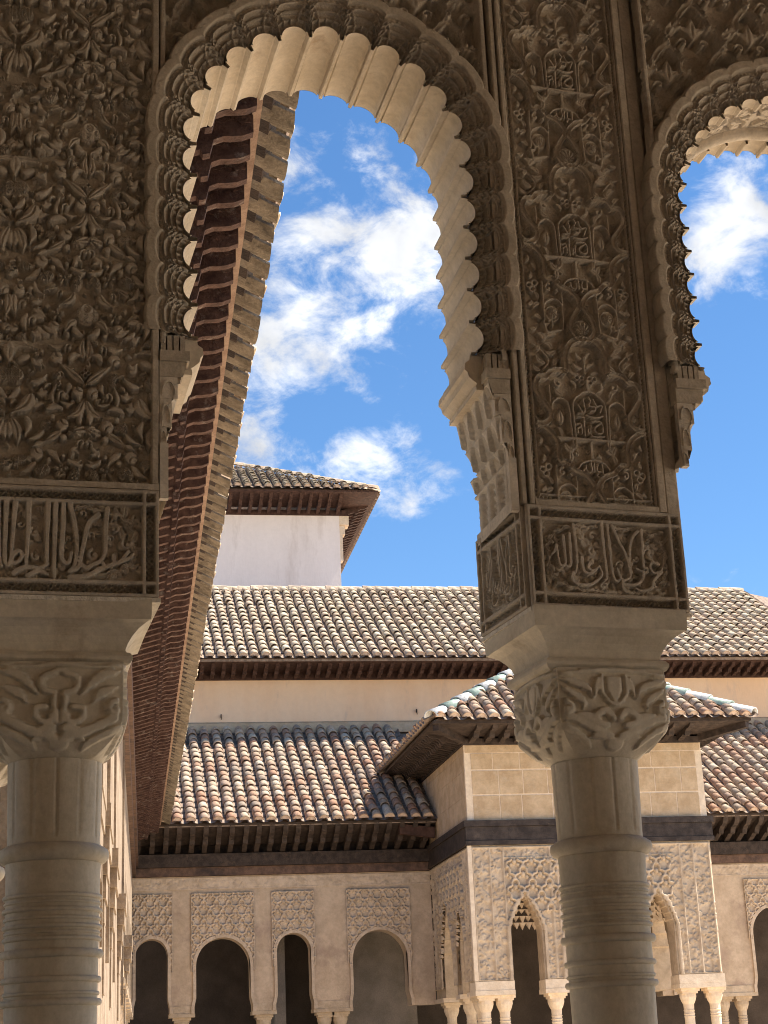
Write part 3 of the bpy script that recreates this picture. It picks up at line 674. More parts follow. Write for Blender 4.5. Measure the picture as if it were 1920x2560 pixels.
def arcade_arch(label, uc, half, z_spring, z_low, nl, su0, su1, rz, style, seed, flank):
    """uc arch centre; su0, su1 = spandrel limits; local frame: x along wall from uc, y depth from WF, z up"""
    t = thing('arcade_arch', label, 'arch', aloc(uc, WF), AA+R(rz), 'stucco arches of the near arcade')
    per = 40; n = nl*per+1
    s, P, Nn, tot = arch_path(half, z_spring, z_low, n)
    fr = (s/tot*nl) % 1.0; fr[-1] = 1.0
    c = np.sqrt(np.clip(1-(2*fr-1)**2, 0, 1))
    e_ = np.minimum(fr, 1-fr)
    cc = np.sqrt(np.clip(1-((np.clip(fr, .105, .895)-.5)/.395)**2, 0, 1))               # flute, with a fillet left between flutes
    fil = np.where(e_ < .052, .005, 0)-np.where((e_ > .060) & (e_ < .110), .015, 0)
    am = 1.0 if style == 0 else .62
    rin = (-.020+.036*cc)*am-fil; rbk = -.014+.020*cc-fil*.8
    # flutes of the soffit
    bands = [(.030, .385)] if style == 0 else [(.030, .085), (.292, .385)]
    for (d0, d1) in bands:
        rows = []
        for d, k_ in ((d0+.010, 0), (d0+.014, 0), (d0*.6+d1*.4, .45), (d1-.004, 1), (d1, 1)):
            rr_ = rin*(1-k_)+rbk*k_; rows.append(np.stack([P[:, 0]+Nn[:, 0]*rr_, np.full(n, d), P[:, 1]+Nn[:, 1]*rr_], 1))
        grid_obj('fluted_soffit', np.array(rows), 'cream_plaster', t, True, flip=True)
    if style == 1:
        # carved band and a plain roll between the two rows of flutes
        L = tot; rf = Relief(L, .15, .0035); vine_ground(rf, 0, L, 0, .15, 420, .016, seed, .040); rf.bars([(0, L, 0, .008), (0, L, .142, .15)], .014); rf.soften(1)
        si = np.interp(rf.x, s, np.arange(n)); px = np.interp(si, np.arange(n), P[:, 0]); pz = np.interp(si, np.arange(n), P[:, 1]); nx = np.interp(si, np.arange(n), Nn[:, 0]); nzv = np.interp(si, np.arange(n), Nn[:, 1])
        off = .018-rf.H
        Q = np.stack([px[None]+nx[None]*off, np.broadcast_to(.085+rf.z[:, None], off.shape), pz[None]+nzv[None]*off], -1)
        grid_obj('carved_soffit_band', Q, 'pale_plaster', t, True, flip=True)
        rows = []
        for k in range(9):
            a = math.pi*k/8; d = .262-.030*math.cos(a); o = .004-.026*math.sin(a)
            rows.append(np.stack([P[:, 0]+Nn[:, 0]*o, np.full(n, d), P[:, 1]+Nn[:, 1]*o], 1))
        grid_obj('plain_soffit_roll', np.array(rows), 'pale_plaster', t, True, flip=True)
    # carved front ring: cove with ribs, bead band, plain lobed border
    v = np.concatenate([np.linspace(0, .55, 44), np.linspace(.56, .685, 12), np.linspace(.69, 1.0, 14)])
    rout = .117+.013*c; rin2 = (-.022+.038*c)*am
    rho = rin2[None]+(rout-rin2)[None]*v[:, None]
    D = np.where(v < .55, .062*np.clip(1-v/.55, 0, 1)**.85, 0.0)[:, None]+0*rho
    rib = np.zeros_like(rho); th = fr[None]+0*rho; vv = v[:, None]+0*rho
    sl = (s/tot*nl)[None]+0*rho
    for v0, wv, hh in ((.03, .020, .020), (.18, .014, .020), (.345, .014, .018), (.52, .014, .014)): rib = np.maximum(rib, hh*np.clip(1-np.abs(vv-v0)/wv, 0, 1))
    # interlacing arcs springing from the neighbours
    for ph in (-1, 0, 1):
        dx = (th-.5-ph); rr = np.hypot(dx*1.0, (vv-.02)*1.15)
        for r0 in (.62, .82): rib = np.maximum(rib, .019*np.clip(1-np.abs(rr-r0)/.030, 0, 1)*(vv < .51))
    eye = np.hypot((np.minimum(th, 1-th))*1.0, (vv-.33)*1.1); rib = np.maximum(rib, .020*np.clip(1-np.abs(eye-.12)/.035, 0, 1))
    rad = np.abs(np.sin(sl*math.pi*5)); rib = np.maximum(rib, .018*np.clip((rad-.93)/.07, 0, 1)*((vv < .20) & (vv > .02)))
    bead = np.where((vv > .56) & (vv < .685), .005*np.abs(np.sin(sl*math.pi*7))*np.clip(np.sin((vv-.56)/.125*math.pi), 0, 1)-.009, 0)
    bord = np.where(vv >= .69, .011*np.clip(np.minimum(vv-.69, 1-vv)/.035, 0, 1), 0)
    Y = D-rib-bead-bord+.004
    Q = np.stack([P[None, :, 0]+Nn[None, :, 0]*rho, Y, P[None, :, 1]+Nn[None, :, 1]*rho], -1)
    Qa = Q[v <= .57]; col_ = Qa[:1].copy(); col_[..., 1] = .11
    grid_obj('ribbed_arch_ring', np.concatenate([col_, Qa]), 'carved_stucco', t, False)
    grid_obj('beaded_band', Q[(v > .545) & (v < .70)], 'carved_stucco', t, False)
    Qb = Q[v >= .685]; rim = Qb[-1:].copy(); rim[..., 1] = .07
    grid_obj('lobed_border', np.concatenate([Qb, rim]), 'frame_stucco', t, True)
    # openwork spandrel
    z0, z1 = z_low-.03, 5.0
    rf = Relief(su1-su0, z1-z0, .0042); Hs = .055
    X0 = su0-uc
    for k, zz in enumerate(np.arange(0, z1-z0+.2, .170)):
        for j in range(-1, int((su1-su0)/.20)+2):
            x = (j+.5*(k % 2))*.20+.10; z = zz
            rf.stroke([(x-.10, z-.02), (x-.085, z+.035), (x-.05, z+.05), (x-.045, z+.09), (x, z+.135), (x+.045, z+.09), (x+.05, z+.05), (x+.085, z+.035), (x+.10, z-.02)], .012, Hs, 'ribbon', 4)
            rf.leaf(x, z, x, z+.085, .022, Hs*.8, 0); rf.leaf(x, z+.01, x+.055, z+.045, .014, Hs*.75, .2); rf.leaf(x, z+.01, x-.055, z+.045, .014, Hs*.75, -.2)
            rf.scroll(x+.035, z-.01, .018, .006, Hs*.7, 20, 1); rf.scroll(x-.035, z-.01, .018, .006, Hs*.7, 160, -1)
            rf.ell(x, z+.155, .016, .022, 0, Hs*1.1, 'round', 'fan')
    rf.bars([(0, .020, 0, z1-z0), (su1-su0-.020, su1-su0, 0, z1-z0)], Hs*1.2)
    rf.soften(1); rf.wear(.001, seed)
    Xg = X0+rf.x[None, :]; Zg = z0+rf.z[:, None]
    rad = np.where(Zg > z_spring, np.hypot(Xg, Zg-z_spring), np.abs(Xg))
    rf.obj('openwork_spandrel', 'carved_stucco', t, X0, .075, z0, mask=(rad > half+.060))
    # wall behind and outer (court) face
    for d, fl in ((.085, False), (.386, True)):
        ro = np.full(n, .03) if d < .2 else rbk
        inn = np.stack([P[:, 0]+Nn[:, 0]*ro, np.full(n, d), P[:, 1]+Nn[:, 1]*ro], 1)
        out = inn.copy(); 
        for i in range(n):
            x, z = P[i]; nx, nz_ = Nn[i]
            if nz_ <= 0: out[i] = ((su0-uc) if nx < 0 else (su1-uc), d, z)
            else:
                k1 = ((su0-uc-x)/nx) if nx < -1e-6 else (((su1-uc-x)/nx) if nx > 1e-6 else 99); k2 = (5.15-z)/nz_; k = min(k1, k2); out[i] = (x+nx*k, d, z+nz_*k)
        grid_obj('wall_core' if d < .2 else 'outer_wall_face', np.array([inn, out]), 'pale_plaster', t, False, flip=fl)
    b = MB()
    b.box(su0-uc, su1-uc, .086, .385, z_spring+half+.02, 5.15); b.obj('wall_above', 'frame_stucco', t)
    # imposts and little stalactite corbels under the arch feet
    for sg, on in ((-1, flank[0]), (1, flank[1])):
        if on: impost(t, sg, half, z_low, su0-uc if sg < 0 else su1-uc, 3.066 if on == 1 else 3.226)
    return t

def impost(t, sg, half, z_low, xedge, za):
    """from the arch foot (z_low) down to the frieze (3.085): cyma, slab, stalactites, colonnettes"""
    xb = xedge                                    # the pier side
    prof = [(z_low+.004, half-.024), (z_low-.012, half-.026), (z_low-.022, half-.040), (z_low-.042, half-.042), (z_low-.050, half-.034), (z_low-.066, half-.030), (z_low-.080, half-.014), (3.474, half-.006), (3.470, half-.010), (3.455, half-.010)]
    pts = [(sg*x, z) for z, x in prof] + [(xb, 3.455), (xb, z_low+.005)]
    if sg > 0: pts = pts[::-1]
    b = MB(); b.prism_y(pts, .058, .356); b.obj('cyma_block', 'cream_plaster', t)
    b = MB()                                      # dark fluted foot of the carved ring
    for k in range(4): b.box(min(sg*(half+.014+k*.018), sg*(half+.028+k*.018)), max(sg*(half+.014+k*.018), sg*(half+.028+k*.018)), .020, .058, 3.50, z_low-.004)
    b.obj('fluted_foot', 'carved_stucco', t)
    b = MB(); x0, x1 = sorted((sg*(half+.004), xb)); b.box(x0, x1, -.004, .057, 3.470, 3.500); x0, x1 = sorted((sg*(half+.010), xb)); b.prism_y([(x0, 3.4695), (x0+(.012 if sg > 0 else 0), 3.425), (x1-(0 if sg > 0 else .012), 3.425), (x1, 3.4695)], .006, .057); b.obj('impost_slab', 'frame_stucco', t)
    # stalactite face, as a relief over (depth, height)
    ny, nzz = 84, 118; zb_ = 3.458
    Q = np.zeros((nzz, ny, 3))
    span = abs(xb)-half
    for i in range(nzz):
        z = za+(zb_-za)*i/(nzz-1)
        for j in range(ny):
            d = .006+(.350)*j/(ny-1)
            if z > 3.36: base, tier, zl, hh, ph = .052, 0, 3.36, .098, 0
            elif z > 3.275: base, tier, zl, hh, ph = .034, 1, 3.275, .085, .5
            elif z > 3.225: base, tier, zl, hh, ph = .018, 2, 3.225, .05, 0
            else: base, tier = .0, 3
            if tier < 3:
                pitch = .088; q = (d/pitch+ph) % 1; xq = abs(q-.5)*2; tt = (z-zl)/hh
                arch = tt < .15+.85*math.sqrt(max(0, 1-xq**2*1.2))
                lean = .014*tt**1.5
                o = base+lean-(.030*(1-xq*.6)*math.sin(min(1, max(0, 1-tt))*math.pi/2+.3) if arch else 0)
            else:
                q = (d/.088) % 1; o = .004+.018*math.sqrt(max(0, 1-((q-.5)/.20)**2)) if abs(q-.5) < .20 else .004+.006*math.sin(d*330)*math.sin(z*260)
                if z < 3.105 or z > 3.215: o = max(o, .020)
            Q[i, j] = (xb-sg*o, d, z)
    grid_obj('stalactite_corbel', Q, 'pale_plaster', t, True, flip=(sg < 0))
    # its end towards the viewer, cut as little arches
    F_ = MB()
    for (z0, z1, o) in ((3.36, 3.4245, .050), (3.275, 3.3595, .034), (3.225, 3.2745, .020)):
        x0, x1 = sorted((xb, xb-sg*o)); hh = z1-z0
        pts = [(x0, z1), (x0, z0), (x1, z0), (x1, z1)]
        F_.prism_y(pts, .008, .030)
        cx = (x0+x1)/2; w = (x1-x0)*.36
        arc = [(cx+w*math.cos(a), z0+.15*hh+.6*hh*math.sin(a)) for a in np.linspace(0, math.pi, 9)]
        for (p, q) in zip(arc[:-1], arc[1:]):
            F_.prism_y([(p[0], p[1]), (q[0], q[1]), (q[0], q[1]+.007), (p[0], p[1]+.007)], .002, .0079)
    if za < 3.1:
        x0, x1 = sorted((xb, xb-sg*.023)); F_.prism_y([(x0, 3.2245), (x0, za), (x1, za), (x1, 3.2245)], -.002, .020)
    F_.obj('corbel_end', 'pale_plaster', t)

# ---- build the arcade
def build_arcade():
    # wide left pier (only its right part is in view)
    uL, uR = -.40, .450
    t = thing('arcade_pier', 'wide dark stucco pier covered in dense leafy arabesque, at the left edge', 'pier', aloc(uR, WF, 2.785), AA+R(1.2), 'carved piers of the near arcade')
    rf = Relief(.470, 1.93, .0019); arabesque(rf, .247-(-.02)+.003, 3.600-3.105, top=.036)
    vine_ground(rf, 0, .447, 0, 1.93, 800, .023, 11, .017)
    rf.cut(.450, .48, 0, 2); rf.bars([(.450, .4705, 0, 1.93)], .040); rf.soften(1); rf.wear(.0007, 5)
    rf.obj('arabesque_panel', 'carved_stucco', t, -.02-uR, .040, 3.105-2.785)
    part_box('frame_bar', 'frame_stucco', t, uL-uR, .0, -.004, .03, 3.088-2.785, 3.1045-2.785)
    rf = frieze_relief(.47, .300, .0019, SCRIPT_L, RINGS_L, ((-215, 240), (1440, 240), (1420, 975), (-215, 968)), .0076, True, seed=4, ends=(False, True))
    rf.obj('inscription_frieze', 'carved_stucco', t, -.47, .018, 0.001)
    b = MB(); b.box(uL-uR, -.002, .045, .356, .303, 2.36); b.box(uL-uR, -.003, .0195, .365, .0, .302); b.obj('core', 'pale_plaster', t)
    part_box('mortar_bed', 'mortar', t, uL-uR, .004, -.010, .36, -.012, -.0005)
    # narrow right pier, turned a little more
    ul, ur = 1.482, 1.968; w_ = .490
    t = thing('arcade_pier', 'narrow dark stucco pier with ribbon ornament and a square inscribed block', 'pier', aloc(1.484, WF, 2.785), AA+R(5.0), 'carved piers of the near arcade')
    rf = Relief(.392, 1.93, .0019)
    pier_ribbon(rf, .196, 3.655-3.105, .585, .168, .030)
    vine_ground(rf, .02, .372, .0, 1.93, 260, .010, 21, .017)
    rf.cut(0, .022, 0, 2); rf.cut(.370, .40, 0, 2)
    rf.bars([(0, .0055, 0, 1.93), (.016, .021, .012, 1.93), (.371, .376, .012, 1.93), (.3865, .392, 0, 1.93), (0, .392, 0, .0055), (.016, .376, .016, .021)], .026)
    for z in np.arange(.01, 1.92, .0125):
        rf.ell(.0108, z, .0038, .0046, 0, .016); rf.ell(.3812, z, .0038, .0046, 0, .016)
    for x in np.arange(.02, .375, .0125): rf.ell(x, .0108, .0046, .0038, 0, .016)
    rf.soften(1); rf.wear(.0007, 8)
    rf.obj('ribbon_panel', 'carved_stucco', t, .034, .030, 3.105-2.785)
    for (x0, x1, y) in ((-.030, -.012, .02), (-.004, .012, .004), (.018, .033, -.002), (.4275, .452, -.002), (.458, .500, .008)):
        part_box('frame_bar', 'frame_stucco', t, x0, x1, y, .055, .3045, 2.25, .003)
    part_box('frame_bar', 'frame_stucco', t, .034, .427, -.001, .05, .303, .3185, .002)
    rf = frieze_relief(w_, .300, .0019, SCRIPT_R, RINGS_R, ((95, 8), (1410, 45), (1445, 722), (105, 660)), .0058, True, seed=6)
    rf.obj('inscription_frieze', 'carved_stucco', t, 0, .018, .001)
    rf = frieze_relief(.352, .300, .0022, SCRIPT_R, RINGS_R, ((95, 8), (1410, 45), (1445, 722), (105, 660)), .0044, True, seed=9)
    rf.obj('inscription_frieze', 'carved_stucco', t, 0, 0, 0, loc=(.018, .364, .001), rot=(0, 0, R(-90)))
    b = MB(); b.box(.0195, w_-.002, .0195, .364, 0, .302); b.box(.030, .498, .056, .34, .3025, 2.36); b.obj('core', 'pale_plaster', t)
    part_box('mortar_bed', 'mortar', t, -.006, w_+.004, -.008, .372, -.012, -.0005)
    # arches
    arcade_arch('tall stilted arch with fluted cream soffit framing the sky', .965, .426, 4.188, 3.560, 25, .452, 1.468, 0, 0, 31, (1, 1))
    arcade_arch('second arch, cut by the right edge, with a carved pale soffit', 2.515, .430, 4.105, 3.555, 31, 1.985, 3.01, 0, 1, 32, (2, 1))
    # columns
    marble_column('marble column with shield-carved capital, below the narrow carved pier', 1.700, 4.485, 0, 4.0)
    marble_column('thick marble column at the left edge, below the wide arabesque pier', .197, 4.485, 1, 0.0)
    marble_column('half-hidden column behind the leftmost marble column, cut by the frame', -.060, 4.86, 1, 0.0)
build_arcade()

# ------------------------------------------------------------------ tiles, eaves, facades of the court
def tile_mesh(name, mats, plug=False, r0=.086, r1=.070, L=.32, th=.014, seg=8):
    b = MB(); A = [math.pi*k/seg for k in range(seg+1)]
    def ring(r, y, zo): return [(-r*math.cos(a), y, zo+r*math.sin(a)*.92) for a in A]
    V = ring(r0, 0, .022)+ring(r1, L, 0)+ring(r0-th, 0, .022)+ring(r1-th, L, 0); n = seg+1; F = []
    for i in range(seg):
        F.append((i, n+i, n+i+1, i+1)); F.append((2*n+i, i, i+1, 2*n+i+1)); F.append((2*n+i+1, 3*n+i+1, 3*n+i, 2*n+i))
    b.add(V, F, 0)
    if plug:
        W = [(-(r0-th)*math.cos(a), .012, .022+(r0-th)*math.sin(a)*.92) for a in A]
        b.add(W, [tuple(range(len(W)-1, -1, -1))], 1)
    return b.mesh(name, mats, True)

def tile_matrix(O, E, S, N, jit=1.0):
    a = random.gauss(0, .018)*jit; tl = random.gauss(0, .012)*jit
    E2 = (E*math.cos(a)+S*math.sin(a)).normalized(); S2 = (S*math.cos(a)-E*math.sin(a)+N*tl).normalized(); N2 = E2.cross(S2).normalized()
    k = 1+random.gauss(0, .03)*jit
    p = O+E*random.gauss(0, .006)*jit+S*random.gauss(0, .012)*jit+N*random.gauss(0, .004)*jit
    return Matrix(((E2.x*k, S2.x*k, N2.x*k, p.x), (E2.y*k, S2.y*k, N2.y*k, p.y), (E2.z*k, S2.z*k, N2.z*k, p.z), (0, 0, 0, 1)))

TILE_MESH = {}
def lay_tiles(roof, O, E, S, N, ncol, nrow, pitch, expo, mat, keep, nobj=300, plug=True, first_row_obj=True):
    """cover tiles up a slope; the nearest nobj are objects of their own, the rest one mesh; channels between them one mesh"""
    if mat not in TILE_MESH:
        TILE_MESH[mat] = (tile_mesh('tile', [mat, 'tile_plug']), tile_mesh('eave_tile', [mat, 'tile_plug'], True))
    me, mep = TILE_MESH[mat]
    cells = [(r, c) for r in range(nrow) for c in range(ncol) if keep(c, r)]
    cells.sort()
    rest = []; k = 0
    for (r, c) in cells:
        M = tile_matrix(O+E*((c+.5)*pitch)+S*(r*expo-.02)+N*.03, E, S, N)
        src = mep if (r == 0 and plug) else me
        if k < nobj:
            o = link('tile', src, roof); o.matrix_local = M; k += 1
        else: rest.append((M, src))
    if rest:
        co = np.zeros(len(me.vertices)*3, np.float32); me.vertices.foreach_get('co', co); co = co.reshape(-1, 3)
        Fq = np.array([list(p.vertices) for p in me.polygons])
        Vs = []; Fs = []
        for i, (M, _) in enumerate(rest):
            m = np.array(M); Vs.append(co@m[:3, :3].T+m[:3, 3]); Fs.append(Fq+i*len(co))
        o = link('tiles_beyond', new_mesh('tiles_beyond', np.concatenate(Vs), np.concatenate(Fs), [mat], True), roof); stuff(o)
    # channels
    Vs = []; Fs = []; b = 0
    for (r, c) in cells:
        base = np.array(O+E*((c+1.0)*pitch)+S*(r*expo-.05)); e = np.array(E); s = np.array(S); n = np.array(N)
        for t, zz in ((0, .022), (expo*1.15, .0)):
            for k_ in range(5):
                a = math.pi*(k_/4); Vs.append(base+e*(-.085*math.cos(a))+s*t+n*(zz+.045-.045*math.sin(a)))
        for k_ in range(4): Fs.append((b+k_, b+k_+1, b+5+k_+1, b+5+k_))
        b += 10
    o = link('channel_tiles', new_mesh('channel_tiles', np.array(Vs), np.array(Fs), 'channel_tile', True), roof); stuff(o)

def rafter_mesh(name, mat, L, rise, depth=.13, width=.075, carved=True):
    b = MB(); m = rise/L
    if carved: pr = [(0, 1.0), (.46, 1.0), (.50, 1.32), (.56, 1.30), (.60, .92), (.70, .78), (.80, .92), (.90, .86), (.97, .60), (1.0, .30)]
    else: pr = [(0, 1.0), (.90, .95), (1.0, .45)]
    pts = [(0, 0), ] + [(L*x, m*L*x-depth*d) for x, d in pr] + [(L, m*L)]
    b.prism_y(pts, -width/2, width/2)
    return b.mesh(name, mat)

def eave(parent, W0, E, Out, length, spacing, over, zwall, zedge, mat, depth=.13, width=.075, z_off=0.0, board=None, nm='rafter', margin=0.0):
    """rafters along a wall top: W0 start point on the wall (world xy), E along, Out outward"""
    rise = zedge-zwall
    me = rafter_mesh(nm, mat, over, rise, depth, width)
    ang = math.atan2(Out.y, Out.x); n = int((length-2*margin)/spacing)
    for k in range(n):
        p = W0+E*(margin+(k+.5)*spacing+random.gauss(0, .006)); o = link(nm, me, parent, (p.x, p.y, zwall+depth), (0, 0, ang))
    return rise

def sloped_board(name, mat, parent, A, B, up, dz0, dz1, th=.03):
    """board between edge A..B (two points each: wall side, outer side)"""
    (a0, a1), (b0, b1) = A, B
    V = [Vector(a0), Vector(b0), Vector(b1), Vector(a1)]; T = Vector((0, 0, th))
    VV = [tuple(v) for v in V]+[tuple(v+T) for v in V]
    b = MB(); b.add(VV, [(0, 3, 2, 1), (4, 5, 6, 7), (0, 1, 5, 4), (1, 2, 6, 5), (2, 3, 7, 6), (3, 0, 4, 7)])
    return b.obj(name, mat, parent)

def arch_outline(xl, xr, zi, ztop, kind, n=20):
    cx = (xl+xr)/2; h = (xr-xl)/2
    if kind == 'round':
        zs = ztop-h*1.02
        L = [(xl-.03, zi), (xl-.03, zi+.10), (xl, zi+.24), (xl, zs-.02)]
        A = [(cx-h*math.cos(math.pi*k/n)*(1.0), zs+h*1.02*math.sin(math.pi*k/n)) for k in range(n+1)]
        return L+A+[(xr, zs-.02), (xr, zi+.24), (xr+.03, zi+.10), (xr+.03, zi)]
    # pointed, stepped like stalactites
    zs = ztop-h*2.1; st = 5; L = [(xl, zi), (xl, zs)]
    for k in range(st):
        f0 = k/st; f1 = (k+1)/st
        x0 = xl+h*(f0**1.25)*.94; x1 = xl+h*(f1**1.25)*.94; z0 = zs+(ztop-zs)*(f0**.85); z1 = zs+(ztop-zs)*(f1**.85)
        L += [(x0+.1*(x1-x0), z0+.45*(z1-z0)), (x0+.35*(x1-x0), z0+.75*(z1-z0)), (x1-.1*(x1-x0), z0+.85*(z1-z0))]
    L.append((cx, ztop+.02))
    return L+[(2*cx-x, z) for x, z in L[-2::-1]]

def facade_wall(name, parent, x0, x1, arches, zi, zt, th, mat, kind, loc=None, rot=None):
    """wall from zi to zt with arch openings; front at y=0 looking to -y"""
    b = MB(); cuts = [x0]
    for (xl, xr, ztop) in arches:
        ol = arch_outline(xl, xr, zi, ztop, kind); e = .03 if kind == 'round' else 0
        cuts += [xl-e, xr+e]; n = len(ol)
        xs = np.interp(np.linspace(0, 1, n), [0, 1], [xl-e, xr+e])
        for y, fl in ((0, False), (th, True)):
            V = [(x, y, z) for x, z in ol]+[(x, y, zt) for x in xs]
            F = [(i, i+1, n+i+1, n+i) for i in range(n-1)]
            F = [f[::-1] for f in F] if not fl else F
            b.add(V, [f[::-1] for f in F])
        V = [(x, 0, z) for x, z in ol]+[(x, th, z) for x, z in ol]
        b.add(V, [(i, n+i, n+i+1, i+1) for i in range(n-1)])
    cuts.append(x1)
    for a, c in zip(cuts[0::2], cuts[1::2]):
        if c-a > .01:
            V = [(a, 0, zi), (c, 0, zi), (c, th, zi), (a, th, zi), (a, 0, zt), (c, 0, zt), (c, th, zt), (a, th, zt)]
            F = [(0, 3, 2, 1), (0, 1, 5, 4), (2, 3, 7, 6)]
            if a == x0: F.append((3, 0, 4, 7))
            if c == x1: F.append((1, 2, 6, 5))
            b.add(V, F)
    return b.obj(name, mat, parent, loc, rot)

def sebka(W, H, res, cell, Hs, leaf=True):
    rf = Relief(W, H, res); w = cell*.075
    for k, z in enumerate(np.arange(-cell, H+cell, cell*.72)):
        for j in range(-1, int(W/cell)+2):
            x = (j+.5*(k % 2))*cell
            rf.stroke([(x-.5*cell, z-.1*cell), (x-.44*cell, z+.2*cell), (x-.22*cell, z+.28*cell), (x-.2*cell, z+.5*cell), (x, z+.72*cell), (x+.2*cell, z+.5*cell), (x+.22*cell, z+.28*cell), (x+.44*cell, z+.2*cell), (x+.5*cell, z-.1*cell)], max(w, res*1.2), Hs, 'flat', 3)
            rf.ell(x, z+.22*cell, cell*.13, cell*.17, 0, Hs*.85, 'round'); rf.ell(x+.22*cell, z+.05*cell, cell*.09, cell*.12, .5, Hs*.7); rf.ell(x-.22*cell, z+.05*cell, cell*.09, cell*.12, -.5, Hs*.7)
    return rf

def small_column(parent, x, y, zi, mat='pavilion_plaster', loc=None, rot=None, r=.075):
    b = MB()
    b.box(x-.15, x+.15, y-.15, y+.15, zi-.045, zi-.001); b.box(x-.125, x+.125, y-.125, y+.125, zi-.08, zi-.0455)
    b.lathe([(r, zi-.34), (r+.01, zi-.33), (r, zi-.32), (r+.004, zi-.24), (r+.03, zi-.19), (r+.05, zi-.13), (r+.05, zi-.0805)], x, y, 14)
    b.lathe([(r, .0), (r, zi-.34)], x, y, 14)
    for z in (zi-.38, zi-.42): b.lathe([(r, z-.012), (r+.01, z), (r, z+.012)], x, y, 14)
    b.box(x-.13, x+.13, y-.13, y+.13, 0, .08)
    return b.obj('column', mat, parent, loc, rot)

def gallery_front(t, x0, x1, arches, loc, rot, cols, panels=True, zi=2.49, mat='gallery_plaster'):
    facade_wall('arcade_wall', t, x0, x1, arches, zi, 4.72, .36, mat, 'round', loc, rot)
    for (xl, xr, ztop) in arches:
        if not panels: continue
        # rim moulding round the arch
        ol = arch_outline(xl, xr, zi, ztop, 'round'); cx = (xl+xr)/2; b = MB(); n = len(ol)
        out = [(cx+(x-cx)*(1+.10/(xr-xl)), z+(.05 if z > ztop-.5 else 0)*min(1, max(0, (z-(ztop-.5))/.4))) for x, z in ol]
        V = [(x, -.042, z) for x, z in ol]+[(x, -.042, z) for x, z in out]+[(x, .0, z) for x, z in out]+[(x, .01, z) for x, z in ol]
        b.add(V, [(i, n+i, n+i+1, i+1) for i in range(n-1)]+[(n+i, 2*n+i, 2*n+i+1, n+i+1) for i in range(n-1)]+[(3*n+i, i, i+1, 3*n+i+1) for i in range(n-1)])
        b.obj('arch_moulding', 'sebka_plaster', t, loc, rot)
        if panels:
            W = xr-xl+.16; z0 = ztop-.55; H = 4.44-z0
            rf = sebka(W, H, .0115, .215, .045); rf.bars([(0, .02, 0, H), (W-.02, W, 0, H), (0, W, H-.02, H)], .047)
            X = xl-.08+rf.x[None, :]; Z = z0+rf.z[:, None]; zs = ztop-(xr-xl)/2*1.02
            rad = np.where(Z > zs, np.hypot(X-cx, Z-zs), np.abs(X-cx))
            rf.wear(.002, 3)
            rf.obj('carved_panel', 'sebka_plaster', t, xl-.08, -.003, z0, mask=rad > (xr-xl)/2+.02, loc=loc, rot=rot)
    # inscription band under the beam
    if panels:
      rf = Relief(x1-x0, .20, .014); vine_ground(rf, 0, x1-x0, .02, .18, int(60*(x1-x0)), .012, 13, .09); rf.bars([(0, x1-x0, 0, .015), (0, x1-x0, .185, .2)], .014)
      rf.obj('inscription_band', 'sebka_plaster', t, x0, -.004, 4.50, loc=loc, rot=rot)
    for (xa, xb_) in cols:       # pier feet
        b = MB(); b.box(xa-.03, xb_+.03, -.025, .385, zi-.06, zi-.001); b.box(xa-.01, xb_+.01, -.012, .372, zi-.0, zi+.12); b.obj('impost', 'pavilion_plaster', t, loc, rot)
        w = xb_-xa
        xs = [xa+w/2] if w < .5 else [xa+w*.28, xb_-w*.28]
        for x in xs: small_column(t, x, .18, zi-.06, 'pavilion_plaster', loc, rot)

